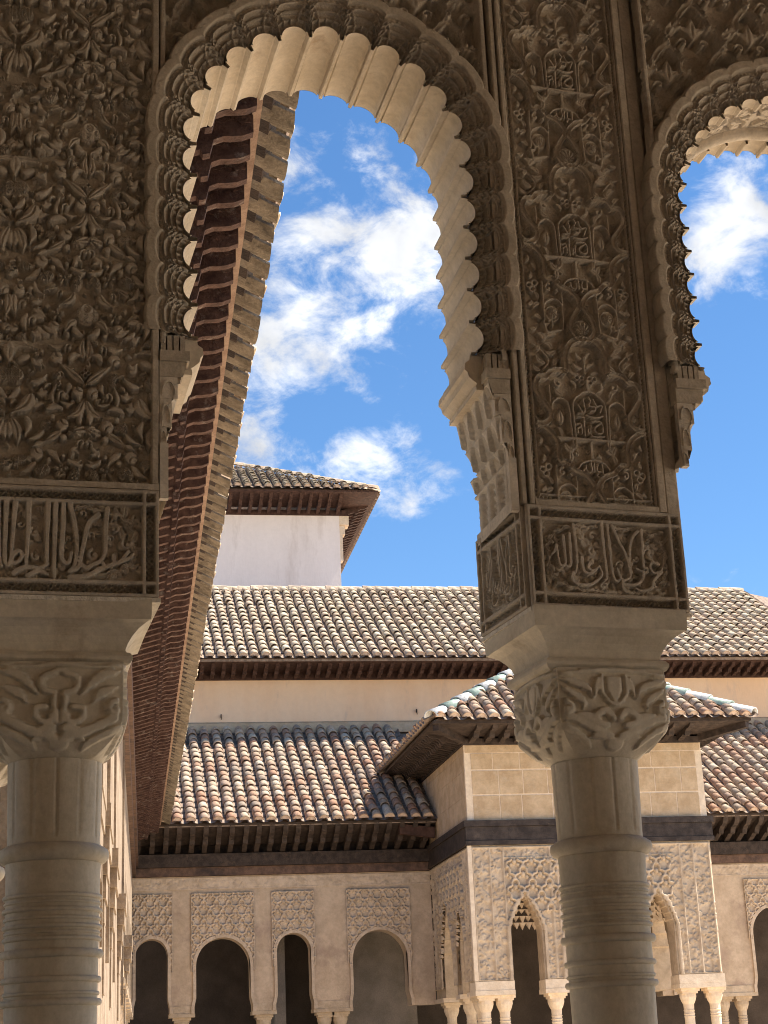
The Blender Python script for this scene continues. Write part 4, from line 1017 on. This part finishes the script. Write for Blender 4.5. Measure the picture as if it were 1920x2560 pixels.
# ------------------------------------------------------------------ the far gallery
def far_gallery():
    B = Vector((3.1, 29.2, 0)); t = thing('gallery_building', 'low arcaded gallery with clay tile roof across the far end of the court', 'building', B)
    loc = -B; X0, X1 = .60, 5.62
    L = Vector((0, 29.2, 0))-B
    arches = [(.62, 1.15, 3.71), (1.62, 2.53, 3.70), (2.98, 3.56, 3.74), (4.27, 5.22, 3.75)]
    gallery_front(t, X0-.45, X1+.06, arches, L, None, [(1.20, 1.57), (2.58, 2.93), (3.61, 4.22)])
    arr = [(9.98, 10.55, 3.70), (11.45, 12.35, 3.95), (12.9, 13.5, 3.74)]
    gallery_front(t, 9.70, 14.2, arr, L, None, [(10.62, 11.40), (12.40, 12.85)])
    # timber beams and eave
    for (xa, xb_) in ((.10, 5.69), (9.66, 14.2)):
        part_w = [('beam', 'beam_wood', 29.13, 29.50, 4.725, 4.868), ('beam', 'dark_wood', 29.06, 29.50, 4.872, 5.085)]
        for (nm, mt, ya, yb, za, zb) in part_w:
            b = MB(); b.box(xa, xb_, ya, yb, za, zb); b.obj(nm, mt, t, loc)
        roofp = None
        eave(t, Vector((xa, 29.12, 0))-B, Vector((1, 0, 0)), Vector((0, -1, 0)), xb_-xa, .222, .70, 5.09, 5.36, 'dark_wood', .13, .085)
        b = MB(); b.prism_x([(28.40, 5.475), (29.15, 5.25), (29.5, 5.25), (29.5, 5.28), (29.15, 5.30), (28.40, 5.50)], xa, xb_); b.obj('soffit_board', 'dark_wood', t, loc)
    for (xa, xb_) in ((.10, 5.69), (9.66, 14.2)):
        b = MB(); b.box(xa, xb_, 29.30, 29.49, 5.086, 5.26); b.obj('wall_plate', 'dark_wood', t, loc)  # board added to block light showing between beam and soffit
    # bracket end at the pavilion
    b = MB(); b.prism_y([(5.05, 5.28), (5.66, 5.20), (5.66, 5.38), (5.05, 5.44)], 28.46, 28.60); b.obj('end_board', 'eave_wood', t, loc)
    # roof
    O = Vector((.72, 28.36, 5.50)); slope = math.atan2(7.85-5.50, 32.25-28.36); S = Vector((0, math.cos(slope), math.sin(slope))); E = Vector((1, 0, 0)); N = E.cross(S)
    b = MB(); b.prism_x([(28.42, 5.50), (32.25, 7.80), (32.25, 7.72), (28.42, 5.45)], -.6, 14.5); roof = b.obj('roof', 'channel_tile', t, loc)
    sl = (32.25-28.36)/math.cos(slope)
    def keep(c, r):
        x = .72+(c+.5)*.224; return x < 5.66 or 9.72 < x < 13.6
    lay_tiles(roof, O, E, S, N, 58, int(sl/.235), .224, .235, 'roof_tile', keep, 300)
    b = MB(); b.prism_x([(31.98, 7.70), (32.24, 7.80), (32.24, 7.98), (32.10, 7.92)], -.6, 14.5); b.obj('mortar_fillet', 'pavilion_block', t, loc)
    # inside of the gallery
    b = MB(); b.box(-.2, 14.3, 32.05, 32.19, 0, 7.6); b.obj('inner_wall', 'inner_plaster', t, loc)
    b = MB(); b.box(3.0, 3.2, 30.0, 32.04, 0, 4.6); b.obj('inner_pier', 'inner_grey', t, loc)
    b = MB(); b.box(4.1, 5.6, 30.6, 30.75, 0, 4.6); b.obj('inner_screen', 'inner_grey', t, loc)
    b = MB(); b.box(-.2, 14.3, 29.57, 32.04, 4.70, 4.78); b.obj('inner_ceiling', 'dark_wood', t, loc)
    return t

def upper_building():
    B = Vector((8, 32.2, 0)); t = thing('upper_building', 'long peach plastered storey with pale tiled roof rising behind the gallery', 'building', B); loc = -B
    b = MB(); b.box(-5, 17, 32.2, 39.5, 0, 8.95); b.obj('wall', 'peach_wall', t, loc)
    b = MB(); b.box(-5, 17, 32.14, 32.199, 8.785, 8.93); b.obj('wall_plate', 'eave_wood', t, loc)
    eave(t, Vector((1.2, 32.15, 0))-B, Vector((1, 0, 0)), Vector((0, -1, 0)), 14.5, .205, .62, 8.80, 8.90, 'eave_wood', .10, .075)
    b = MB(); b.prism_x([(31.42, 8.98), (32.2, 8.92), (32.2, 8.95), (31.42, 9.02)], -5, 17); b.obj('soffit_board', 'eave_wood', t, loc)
    sl = math.atan2(11.73-9.02, 36.0-31.36); S = Vector((0, math.cos(sl), math.sin(sl))); E = Vector((1, 0, 0)); N = E.cross(S); O = Vector((1.5, 31.36, 9.03))
    b = MB(); b.prism_x([(31.40, 9.03), (36.0, 11.71), (40.6, 9.03), (40.6, 8.98), (31.40, 8.98)], -5, 14.6); roof = b.obj('roof', 'channel_tile', t, loc)
    b = MB()
    b.add([(14.6, 31.40, 9.03), (14.6, 36.0, 11.71), (19.2, 36.0, 9.03), (19.2, 31.4, 9.03), (14.6, 40.6, 9.03)], [(0, 3, 1), (3, 2, 1), (1, 2, 4)]); b.obj('roof_hip_end', 'channel_tile', t, loc)
    n = int(5.36/.30)
    def keep(c, r):
        x = 1.5+(c+.5)*.215; return x < 14.55
    lay_tiles(roof, O, E, S, N, 64, n, .215, .30, 'roof_tile_pale', keep, 300)
    b = MB()
    for k in range(48):
        x = 1.3+k*.28; z = 11.70+random.uniform(-.01, .01)
        b.add([(x, 36-.10, z-.03), (x, 36-.07, z+.06), (x, 36, z+.09), (x, 36+.08, z+.05), (x+.31, 36-.10, z-.04), (x+.31, 36-.07, z+.045), (x+.31, 36, z+.075), (x+.31, 36+.08, z+.04)], [(0, 4, 5, 1), (1, 5, 6, 2), (2, 6, 7, 3), (0, 1, 2, 3)])
    b.obj('ridge_tiles', 'roof_tile_pale', roof)
    # small wall hooks
    for (x, z) in ((2.3, 8.05), (6.15, 8.12), (12.5, 8.02)):
        b = MB(); b.box(x-.008, x+.008, 32.13, 32.199, z, z+.06); b.box(x-.008, x+.008, 32.12, 32.135, z-.05, z+.03); b.obj('wall_hook', 'dark_wood', t, loc)
    return t

def tower():
    B = Vector((2.5, 38, 0)); t = thing('tower', 'plain white tower with a hipped grey tile roof above the long roof', 'tower', B); loc = -B
    XR, YF, ZT = 5.66, 38.0, 14.10
    b = MB(); b.box(-2.0, XR-.06, YF, 46, 0, ZT); b.obj('wall', 'white_wall', t, loc)
    b = MB(); b.prism_x([(YF-.002, ZT), (YF-.002, ZT-.22), (YF+.10, ZT-.24), (YF+.3, ZT-.24), (YF+.3, ZT)], XR-.059, XR+.17)
    b.prism_x([(YF+.05, ZT-.2401), (YF+.05, ZT-.45), (YF+.3, ZT-.45), (YF+.3, ZT-.2401)], XR-.059, XR+.08)
    b.box(XR-.059, XR+.02, YF+.06, YF+.3, ZT-1.1, ZT-.4501)
    b.obj('corner_corbel', 'pavilion_joint', t, loc)  # warm sunlit tone put into the corbel's colour, unlike the white wall
    b = MB(); b.box(-2.0, XR+.16, YF-.03, YF+.002, ZT-.001, ZT+.13); b.box(XR-.03, XR+.16, YF+.0021, 46, ZT, ZT+.13); b.obj('wall_plate', 'eave_wood', t, loc)
    ze = 14.40; ex, ey = 6.42, 37.08
    eave(t, Vector((1.2, YF, 0))-B, Vector((1, 0, 0)), Vector((0, -1, 0)), XR+.1-1.2, .235, .84, ZT+.02, ze-.08, 'eave_wood', .14, .08)
    eave(t, Vector((XR, YF, 0))-B, Vector((0, 1, 0)), Vector((1, 0, 0)), 8.0, .235, .70, ZT+.02, ze-.06, 'eave_wood', .14, .08)
    b = MB(); b.add([(-2, ey, ze), (ex, ey, ze), (ex, 47, ze), (XR, 47, ZT+.2), (XR, YF, ZT+.2), (-2, YF, ZT+.2)], [(0, 5, 4, 1), (1, 4, 3, 2)])
    b.add([(-2, ey-.001, ze+.03), (ex+.001, ey-.001, ze+.03), (ex+.001, 47, ze+.03)], []); 
    b.add([(-2, ey, ze), (ex, ey, ze), (ex, ey, ze+.04), (-2, ey, ze+.04)], [(0, 1, 2, 3)]); b.add([(ex, ey, ze), (ex, 47, ze), (ex, 47, ze+.04), (ex, ey, ze+.04)], [(0, 1, 2, 3)])
    b.obj('soffit_board', 'eave_wood', t, loc)
    tn = .54; sl = math.atan(tn); S = Vector((0, math.cos(sl), math.sin(sl))); E = Vector((1, 0, 0)); N = E.cross(S); O = Vector((1.6, ey-.04, ze+.05))
    z2 = ze+.03; Rr = 4.2
    b = MB(); b.add([(-2, ey, z2), (ex, ey, z2), (ex-Rr, ey+Rr, z2+Rr*tn), (-2, ey+Rr, z2+Rr*tn), (ex, 47, z2), (ex-Rr, 47, z2+Rr*tn)], [(0, 1, 2, 3), (1, 4, 5, 2)]); roof = b.obj('roof', 'channel_tile', t, loc)
    def keep(c, r):
        x = 1.6+(c+.5)*.232; return x < ex-(r+.6)*.25*math.cos(sl)
    lay_tiles(roof, O, E, S, N, 21, 12, .232, .25, 'roof_tile_grey', keep, 300)
    S2 = Vector((-math.cos(sl), 0, math.sin(sl))); E2 = Vector((0, 1, 0)); N2 = E2.cross(S2)
    lay_tiles(roof, Vector((ex+.04, ey, ze+.05)), E2, S2, N2, 38, 2, .232, .25, 'roof_tile_pale', lambda c, r: c >= r+1, 60)
    b = MB()
    for k in range(14):
        p = Vector((ex-.02-k*.24, ey-.02+k*.24, z2+.05+k*.24*tn))
        d = Vector((-.26, .26, .26*tn)); s = Vector((.08, .08, 0)); u = Vector((0, 0, .09))
        b.add([p-s, p-s*.5+u*.8, p+u, p+s*.5+u*.8, p+s, p+d-s*.8, p+d-s*.4+u*.6, p+d+u*.8, p+d+s*.4+u*.6, p+d+s*.8], [(i, i+1, 6+i, 5+i) for i in range(4)]+[(4, 3, 2, 1, 0)])
    b.obj('hip_tiles', 'roof_tile_pale', roof)
    return t

# ------------------------------------------------------------------ the projecting pavilion
def pavilion():
    B = Vector((7.67, 26, 0)); t = thing('pavilion', 'small square pavilion with carved stucco arches and a hipped glazed-ridge roof', 'pavilion', B); loc = -B
    xl, xr, yf, yb = 5.70, 9.64, 26.0, 29.25; zt = 6.33; zb0, zb1 = 4.75, 5.135; zi = 2.56
    b = MB(); b.box(xl, xr, yf, yb+2, zb1-.2, zt+.1); b.obj('upper_wall', 'pavilion_joint', t, loc)
    # facing blocks
    rows = [(5.15, 5.53), (5.545, 5.925), (5.94, 6.20)]
    for ri, (z0, z1) in enumerate(rows):
        x = xl+.10; k = 0
        while x < xr-.12:
            w = random.choice((.40, .44, .50, .36)); x2 = min(x+w, xr-.10)
            if x2-x > .12:
                bb = MB(); bb.box(x+.009, x2-.009, yf-.007, yf+.02, z0+.004, z1-.008, 0, .0); bb.obj('block', 'pavilion_block', t, loc)
            x = x2
        y = yf+.05
        if ri < 3:
            while y < yb-.1:
                w = random.choice((.5, .62, .74)); y2 = min(y+w, yb)
                bb = MB(); bb.box(xl-.006, xl+.02, y+.003, y2-.003, z0-.008, z1+.002); bb.obj('block', 'pavilion_block', t, loc)
                y = y2
    b = MB(); b.box(xl+.02, xr-.02, yf-.0065, yf+.01, 6.208, 6.325); b.box(xl-.0055, xl+.01, yf+.02, yb, 6.208, 6.325); b.obj('top_course', 'pavilion_block', t, loc)
    # timber band
    for (o, z0, z1) in ((.05, zb0+.07, zb1-.10), (.075, zb1-.098, zb1), (.065, zb0, zb0+.068)):
        b = MB(); b.box(xl-o, xr+o, yf-o, yb, z0, z1-.002); b.obj('timber_band', 'band_wood', t, loc)
    # carved lower walls
    af = [(6.29, 6.78, 3.93), (7.15, 8.20, 4.28), (8.45, 8.92, 3.93)]
    facade_wall('front_wall', t, xl, xr, af, zi, zb0, .34, 'pavilion_plaster', 'muq', Vector((0, yf, 0))-B)
    asd = [(.55, 1.05, 3.80), (1.45, 2.40, 4.05)]
    facade_wall('side_wall', t, .05, 2.90, [(3.25-b_, 3.25-a_, z) for a_, b_, z in asd][::-1], zi, zb0, .34, 'pavilion_plaster', 'muq', Vector((xl, yf+3.25, 0))-B, (0, 0, R(-90)))
    facade_wall('side_wall', t, .35, 3.25, asd, zi, zb0, .34, 'pavilion_plaster', 'muq', Vector((xr, yf, 0))-B, (0, 0, R(90)))
    def skin(W, arches, x0, res, seed, fillets):
        H = zb0-.02-(zi+.14); rf = Relief(W, H, res); z0 = zi+.14
        vine_ground(rf, 0, W, 0, H, int(420*W), .026, seed, .085)
        s0 = min(a for a, _, _ in arches)-x0-.02; s1 = max(b_ for _, b_, _ in arches)-x0+.02
        sb = sebka(s1-s0, .80, res, .27, .055); za = 4.54-z0
        i0 = int((za-.80)/rf.rz); j0 = int(s0/rf.rx); hh = sb.H[:, :]; rf.H[i0:i0+hh.shape[0], j0:j0+hh.shape[1]] = hh[:rf.H[i0:i0+hh.shape[0]].shape[0], :rf.H[:, j0:j0+hh.shape[1]].shape[1]]
        for f in fillets: rf.bars([(f-.016, f+.016, 0, H)], .034)
        rf.bars([(s0-.03, s1+.03, za, za+.022), (0, W, H-.03, H), (0, W, 0, .02)], .034)
        X = x0+rf.x[None, :]; Z = z0+rf.z[:, None]; mask = np.ones((rf.nz, rf.nx), bool)
        for (a, c, ztop) in arches:
            ol = np.array(arch_outline(a, c, zi, ztop, 'muq')); half = len(ol)//2; left = ol[:half+1]
            xz = np.interp(Z[:, 0], left[:, 1], left[:, 0]); cx = (a+c)/2
            d = np.abs(X-cx)-(cx-xz)[:, None]; inside = (d < .012) & (Z < ztop+.03)
            mask &= ~inside
            rim = (np.abs(d-.05) < .028) & (Z < ztop+.10); rf.H = np.where(rim, .058, rf.H)
        rf.wear(.0025, seed)
        return rf, mask
    rf, mk = skin(xr-xl-.02, af, xl+.01, .0135, 17, (.30, .52, xr-xl-.54, xr-xl-.32, .03, xr-xl-.05, 1.27, 1.38, 2.58, 2.70))
    rf.obj('carved_front', 'pavilion_plaster', t, xl+.01, -.003, zi+.14, mask=mk, loc=Vector((0, yf, 0))-B)
    ar = [(3.25-b_, 3.25-a_, z) for a_, b_, z in asd][::-1]
    rf, mk = skin(3.15, ar, .08, .0135, 19, (.2, .75, 2.75, 2.9, 3.1))
    rf.obj('carved_side', 'pavilion_plaster', t, .08, -.003, zi+.14, mask=mk, loc=Vector((xl, yf+3.25, 0))-B, rot=(0, 0, R(-90)))
    b = MB(); b.box(xl-.034, xl+.030, yf-.036, yf+.030, zi+.14, zb0-.004); b.obj('corner_fillet', 'pavilion_joint', t, loc)
    # feet and columns
    for (a, c) in ((xl+.0, 6.27), (6.80, 7.13), (8.22, 8.43), (8.94, xr)):
        b = MB(); b.box(a-.035, c+.02, yf-.045, yf+.38, zi-.07, zi-.001); b.box(a-.028, c+.016, yf-.038, yf+.372, zi+.0005, zi+.135); b.obj('impost', 'pavilion_joint', t, loc)
        for x in ([a+.15, c-.12] if c-a > .4 else [(a+c)/2]): small_column(t, x, yf+.16, zi-.07, 'pavilion_joint', loc, r=.08)
    for (a, c) in ((0.0, .53), (1.07, 1.43), (2.42, 3.2)):
        b = MB(); b.box(xl-.045, xl+.38, yf+a+.40, yf+c, zi-.07, zi-.001) if a == 0 else b.box(xl-.045, xl+.38, yf+a, yf+c, zi-.07, zi-.001); b.obj('impost', 'pavilion_joint', t, loc)
        small_column(t, xl+.16, yf+(a+c)/2+(.2 if a == 0 else 0), zi-.07, 'pavilion_joint', loc, r=.08)
    # hanging stalactites inside the front arches, seen against the dark
    for (cx, zt_) in ((6.56, 3.98), (8.70, 3.98)):
        b = MB()
        for k in range(5):
            for j in range(-2, 3):
                z = zt_-.10*k; r = .03+.012*k
                if abs(j)*.1 > .14+.02*k: continue
                b.add([(cx+j*.1-.05, yf+.30, z), (cx+j*.1+.05, yf+.30, z), (cx+j*.1+.05, yf+.42, z), (cx+j*.1-.05, yf+.42, z), (cx+j*.1, yf+.36-.05*((k+j) % 2), z-random.uniform(.05, .15))], [(0, 1, 4), (1, 2, 4), (2, 3, 4), (3, 0, 4), (0, 3, 2, 1)])
        b.obj('stalactite_vault', 'pavilion_plaster', t, loc)
    b = MB(); b.box(xl+.35, xr-.35, yf+.45, yb+1.5, zb0-.1, zb0-.02); b.obj('inner_ceiling', 'dark_wood', t, loc)
    # eave and roof
    ex0, ex1, ey0, ey1, ze = 5.07, 10.24, 25.2, 30.35, 6.53
    eave(t, Vector((xl, yf, 0))-B, Vector((1, 0, 0)), Vector((0, -1, 0)), xr-xl, .247, .74, zt+.02, ze-.06, 'dark_wood', .13, .09)
    eave(t, Vector((xl, yf, 0))-B, Vector((0, 1, 0)), Vector((-1, 0, 0)), 3.6, .160, .58, zt+.02, ze-.06, 'dark_wood', .13, .06)
    eave(t, Vector((xr, yf, 0))-B, Vector((0, 1, 0)), Vector((1, 0, 0)), 3.6, .247, .54, zt+.02, ze-.06, 'dark_wood', .13, .09)
    b = MB(); b.box(xl-.03, xr+.03, yf-.04, yb+1, zt, zt+.10); b.obj('wall_plate', 'dark_wood', t, loc)
    # corner bracket beams
    for (cx, ox) in ((xl, ex0), (xr, ex1)):
        d = Vector((ox-cx, ey0-yf, 0))*.92; s = Vector((-d.y, d.x, 0)).normalized()*.05
        p0 = Vector((cx, yf, zt+.02)); p1 = p0+d+Vector((0, 0, ze-.10-zt-.02)); T = Vector((0, 0, .12))
        V = [p0-s, p0+s, p1+s, p1-s]; b = MB(); b.add([tuple(v) for v in V]+[tuple(v+T) for v in V], [(0, 3, 2, 1), (4, 5, 6, 7), (0, 1, 5, 4), (1, 2, 6, 5), (2, 3, 7, 6), (3, 0, 4, 7)]); b.obj('corner_bracket', 'dark_wood', t, loc)
    b = MB(); zz = zt+.13
    b.add([(ex0, ey0, ze), (ex1, ey0, ze), (ex1, ey1, ze), (ex0, ey1, ze), (xl, yf, zz), (xr, yf, zz), (xr, yb+1, zz), (xl, yb+1, zz)], [(0, 4, 5, 1), (1, 5, 6, 2), (3, 7, 4, 0)])
    b.add([(ex0, ey0, ze), (ex1, ey0, ze), (ex1, ey1, ze), (ex0, ey1, ze), (ex0, ey0, ze+.045), (ex1, ey0, ze+.045), (ex1, ey1, ze+.045), (ex0, ey1, ze+.045)], [(0, 1, 5, 4), (1, 2, 6, 5), (3, 0, 4, 7)])
    b.obj('soffit_board', 'dark_wood', t, loc)
    tn = .61; sl = math.atan(tn); cx, cy = (ex0+ex1)/2, (ey0+ey1)/2; z2 = ze+.04; za = z2+(cx-ex0)*tn
    b = MB(); b.add([(ex0, ey0, z2), (ex1, ey0, z2), (ex1, ey1, z2), (ex0, ey1, z2), (cx, cy, za)], [(0, 1, 4), (1, 2, 4), (2, 3, 4), (3, 0, 4)]); roof = b.obj('roof', 'channel_tile', t, loc)
    S = Vector((0, math.cos(sl), math.sin(sl))); E = Vector((1, 0, 0)); N = E.cross(S); pt = (ex1-ex0)/24
    lay_tiles(roof, Vector((ex0, ey0-.05, z2+.0)), E, S, N, 24, 13, pt, .22, 'roof_tile', lambda c, r: (min(c, 23-c)+.5)*pt > (r+.15)*.22*math.cos(sl), 300)
    S2 = Vector((math.cos(sl), 0, math.sin(sl))); E2 = Vector((0, -1, 0)); N2 = E2.cross(S2)
    lay_tiles(roof, Vector((ex0-.05, ey1, z2)), E2, S2, N2, 24, 3, pt, .22, 'roof_tile', lambda c, r: 23-c > r, 100)
    # glazed hip tiles
    hm = [tile_mesh('hip_tile', [m], False, .125, .110, .46, .02) for m in ('glaze_white', 'glaze_green')]
    for (hx, sg) in ((ex0, 1), (ex1, -1)):
        d = Vector((sg, 1, tn)).normalized(); side = Vector((1, -sg, 0)).normalized(); up = side.cross(d)
        for k in range(9):
            p = Vector((hx, ey0, z2+.05))+d*(k*.40-.05)
            o = link('hip_tile', hm[(k+ (0 if sg < 0 else 0)) % 2], roof); o.matrix_local = tile_matrix(p, side, d, up, .4)
    return t

# ------------------------------------------------------------------ the long wing on the left, seen along its eave
def left_wing():
    t = thing('gallery_wing', 'long gallery wing on the left with carved brown rafters and tiled eave overhead', 'building', (.70, 0, 0), R(-.93))
    y0, y1 = 4.85, 28.9
    # channel tiles seen from below, each on its own, and the covers above the gaps
    b = MB(); seg = 4; pr = []
    for k in range(seg+1):
        a = -1+2*k/seg; pr.append((a*.083, -.022*(1-a*a)))
    # tile runs inward (-x), rising
    def ch(L=.34, rise=.17):
        V = []; 
        for (x, z) in ((.0, .0), (-L, rise)):
            for (yy, dz) in pr: V.append((x, yy, z+dz))
        for (x, z) in ((.0, .016), (-L, rise+.016)):
            for (yy, dz) in pr: V.append((x, yy, z+dz*.7))
        n = seg+1; F = []
        for i in range(seg): F += [(i, n+i, n+i+1, i+1), (2*n+i, 2*n+i+1, 3*n+i+1, 3*n+i), (i, i+1, 2*n+i+1, 2*n+i)]
        F += [(0, 2*n, 3*n, n), (seg, n+seg, 3*n+seg, 2*n+seg)]
        return V, F
    b.add(*ch()); cm = b.mesh('eave_tile', 'eave_channel')
    cov = tile_mesh('cover_tile', ['roof_tile_pale', 'tile_plug'], True, .075, .068, .34)
    n = int((y1-y0)/.208)
    deck = MB(); deck.prism_y([(-.06, 5.585), (-7, 9.2), (-7, 9.1), (-.10, 5.545)], y0, y1+.6); roof = deck.obj('roof', 'dark_wood', t)  # dark deck puts shade into the gaps between the eave tiles
    for k in range(n):
        y = y0+(k+.5)*.208
        o = link('eave_tile', cm, roof, (random.uniform(-.005, .005), y+random.uniform(-.006, .006), 5.505+random.uniform(-.005, .005)), (random.gauss(0, .02), random.gauss(0, .012), random.gauss(0, .025)))
        o = link('cover_tile', cov, roof, (-.004+random.uniform(-.010, .010), y+.104, 5.602), (0, 0, 0)); o.rotation_euler = (R(27.5), 0, R(90)); 
    b = MB(); b.prism_y([(-.150, 5.555), (-.190, 5.555), (-.190, 5.478), (-.150, 5.490)], y0, y1+.1); b.obj('fascia_board', 'fascia_wood', t)
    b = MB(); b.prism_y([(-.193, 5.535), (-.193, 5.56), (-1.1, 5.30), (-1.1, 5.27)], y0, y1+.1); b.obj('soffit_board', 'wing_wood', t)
    # carved rafters with shells on their sides
    Lr = .76; m = MB(); rise = .22; dp = .165
    prof = [(0, 1.0), (.70, 1.0), (.715, 1.16), (.755, 1.17), (.775, .80), (.83, .76), (.88, .82), (.94, .86), (1.0, .82)]
    pts = [(0, 0)]+[(Lr*x, rise*x-dp*d) for x, d in prof]+[(Lr, rise)]
    m.prism_y(pts, -.024, .024)
    for sgn in (-1, 1):        # raised shell on each flank
        cx, cz = Lr*.885, rise*.885-dp*.46
        for k in range(7):
            a = R(20+k*24); ca, sa = math.cos(a), math.sin(a)
            x, z = cx+.055*ca, cz+.038*sa
            q = [(x-.02*ca-.006*sa, z-.02*sa+.006*ca), (x-.02*ca+.006*sa, z-.02*sa-.006*ca), (x+.022*ca+.010*sa, z+.022*sa-.010*ca), (x+.022*ca-.010*sa, z+.022*sa+.010*ca)]
            m.prism_y(q, .0241 if sgn > 0 else -.031, .031 if sgn > 0 else -.0241)
    # worn bead along the underside
    for i in range(9):
        x = Lr*(.05+.036*i); z = rise*(.05+.036*i)-dp
        m.prism_y([(x, z-.008), (x+.018, z-.006), (x+.018, z), (x, z)], -.012, .012)
    rm = m.mesh('rafter', 'wing_wood')
    for k in range(n):
        y = y0+(k+.0)*.208
        link('rafter', rm, t, (-.185-Lr, y+random.gauss(0, .006), 5.31), (0, 0, random.gauss(0, .012)))
    # court front: arcade wall turned towards the court, nearly edge-on to the camera
    dl = R(-.62)
    loc = (-.853+(.0), 7.0, 0); rot = (0, 0, R(90)+dl)
    arches = []; cols = []; y = 9.3
    while y < 21.2:
        w = .85 if len(arches) % 2 == 0 else .60
        arches.append((y, y+w, 3.72)); cols.append((y+w+.05, y+w+.40)); y += w+.45
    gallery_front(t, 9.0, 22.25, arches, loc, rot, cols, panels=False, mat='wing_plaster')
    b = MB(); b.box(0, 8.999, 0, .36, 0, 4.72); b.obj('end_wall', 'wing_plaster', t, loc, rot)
    for x, o in ((.25, .010), (.75, .016), (1.7, .012), (3.0, .020), (5.2, .016), (9.5, .02)):      # slim continuous fillets
        part = MB(); part.box(x, x+.05, -o, -.0005, 2.2, 4.70); part.obj('wall_fillet', 'wing_plaster', t, loc, rot)
    for x, o in ((1.1, .034), (2.4, .045), (4.3, .055), (7.2, .07), (11.5, .09)):  # stepped imposts standing out towards the court
        part = MB()
        for j, f in enumerate((.25, .45, .62, .85, 1.0)): part.box(x-.20-.05*j, x+.20+.05*j, -o*f, -.0005, 2.36+.12*j, 2.478+.12*j)
        part.box(x-.12, x+.12, -o*.2, -.0005, 2.0, 2.359); part.obj('stepped_impost', 'wing_plaster', t, loc, rot)
    b = MB(); b.box(0, 22.25, -.06, .36, 4.725, 4.87); b.box(0, 22.25, -.10, .36, 4.872, 5.08); b.obj('beam', 'beam_wood', t, loc, rot)
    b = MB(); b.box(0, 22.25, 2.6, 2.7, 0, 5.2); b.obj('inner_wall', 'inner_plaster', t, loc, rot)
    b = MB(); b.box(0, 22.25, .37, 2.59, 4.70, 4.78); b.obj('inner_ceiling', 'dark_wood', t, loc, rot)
    # a nail left in the wall
    return t

# ------------------------------------------------------------------ ground, gallery round the camera
def setting():
    b = MB(); b.add([(-150, -150, 0), (150, -150, 0), (150, 150, 0), (-150, 150, 0)], [(0, 1, 2, 3)]); structure(b.obj('ground', 'court_paving'))
    # gallery behind the arcade (where the camera stands): floor, ceiling, back wall
    def rbox(name, mat, u0, u1, w0, w1, z0, z1):
        m = MB(); m.box(u0, u1, w0, w1, z0, z1); o = m.obj(name, mat); o.rotation_euler = (0, 0, AA); structure(o); return o
    rbox('floor', 'gallery_floor', -6, 10, -2.2, 5.2, .004, .02)
    rbox('ceiling', 'wing_wood', -6, 10, -2.3, 4.64, 5.16, 5.26)
    rbox('wall_back', 'gallery_wall', -6, 10, -2.4, -2.2, 0, 5.15)
    rbox('shade_wall_left', 'gallery_wall', -2.8, -2.6, -2.2, 4.66, .02, 5.15)  # unseen side wall, added to cut the light inside the gallery
    rbox('shade_wall_front_left', 'gallery_wall', -2.59, -.42, 4.31, 4.64, 2.8, 5.15)  # added out of view to close off sky light left of the pier
    rbox('wall_end', 'gallery_wall', 3.015, 3.62, 4.305, 4.67, .02, 5.15)
    rbox('shade_wall_front_right', 'gallery_wall', 3.63, 10, 4.31, 4.64, 3.9, 5.15)  # unseen, added to limit light from the right; left open below
    rbox('roof', 'channel_tile', -6, 10, 4.64, 5.35, 5.27, 5.33)
setting()
far_gallery()
upper_building()
tower()
pavilion()
left_wing()
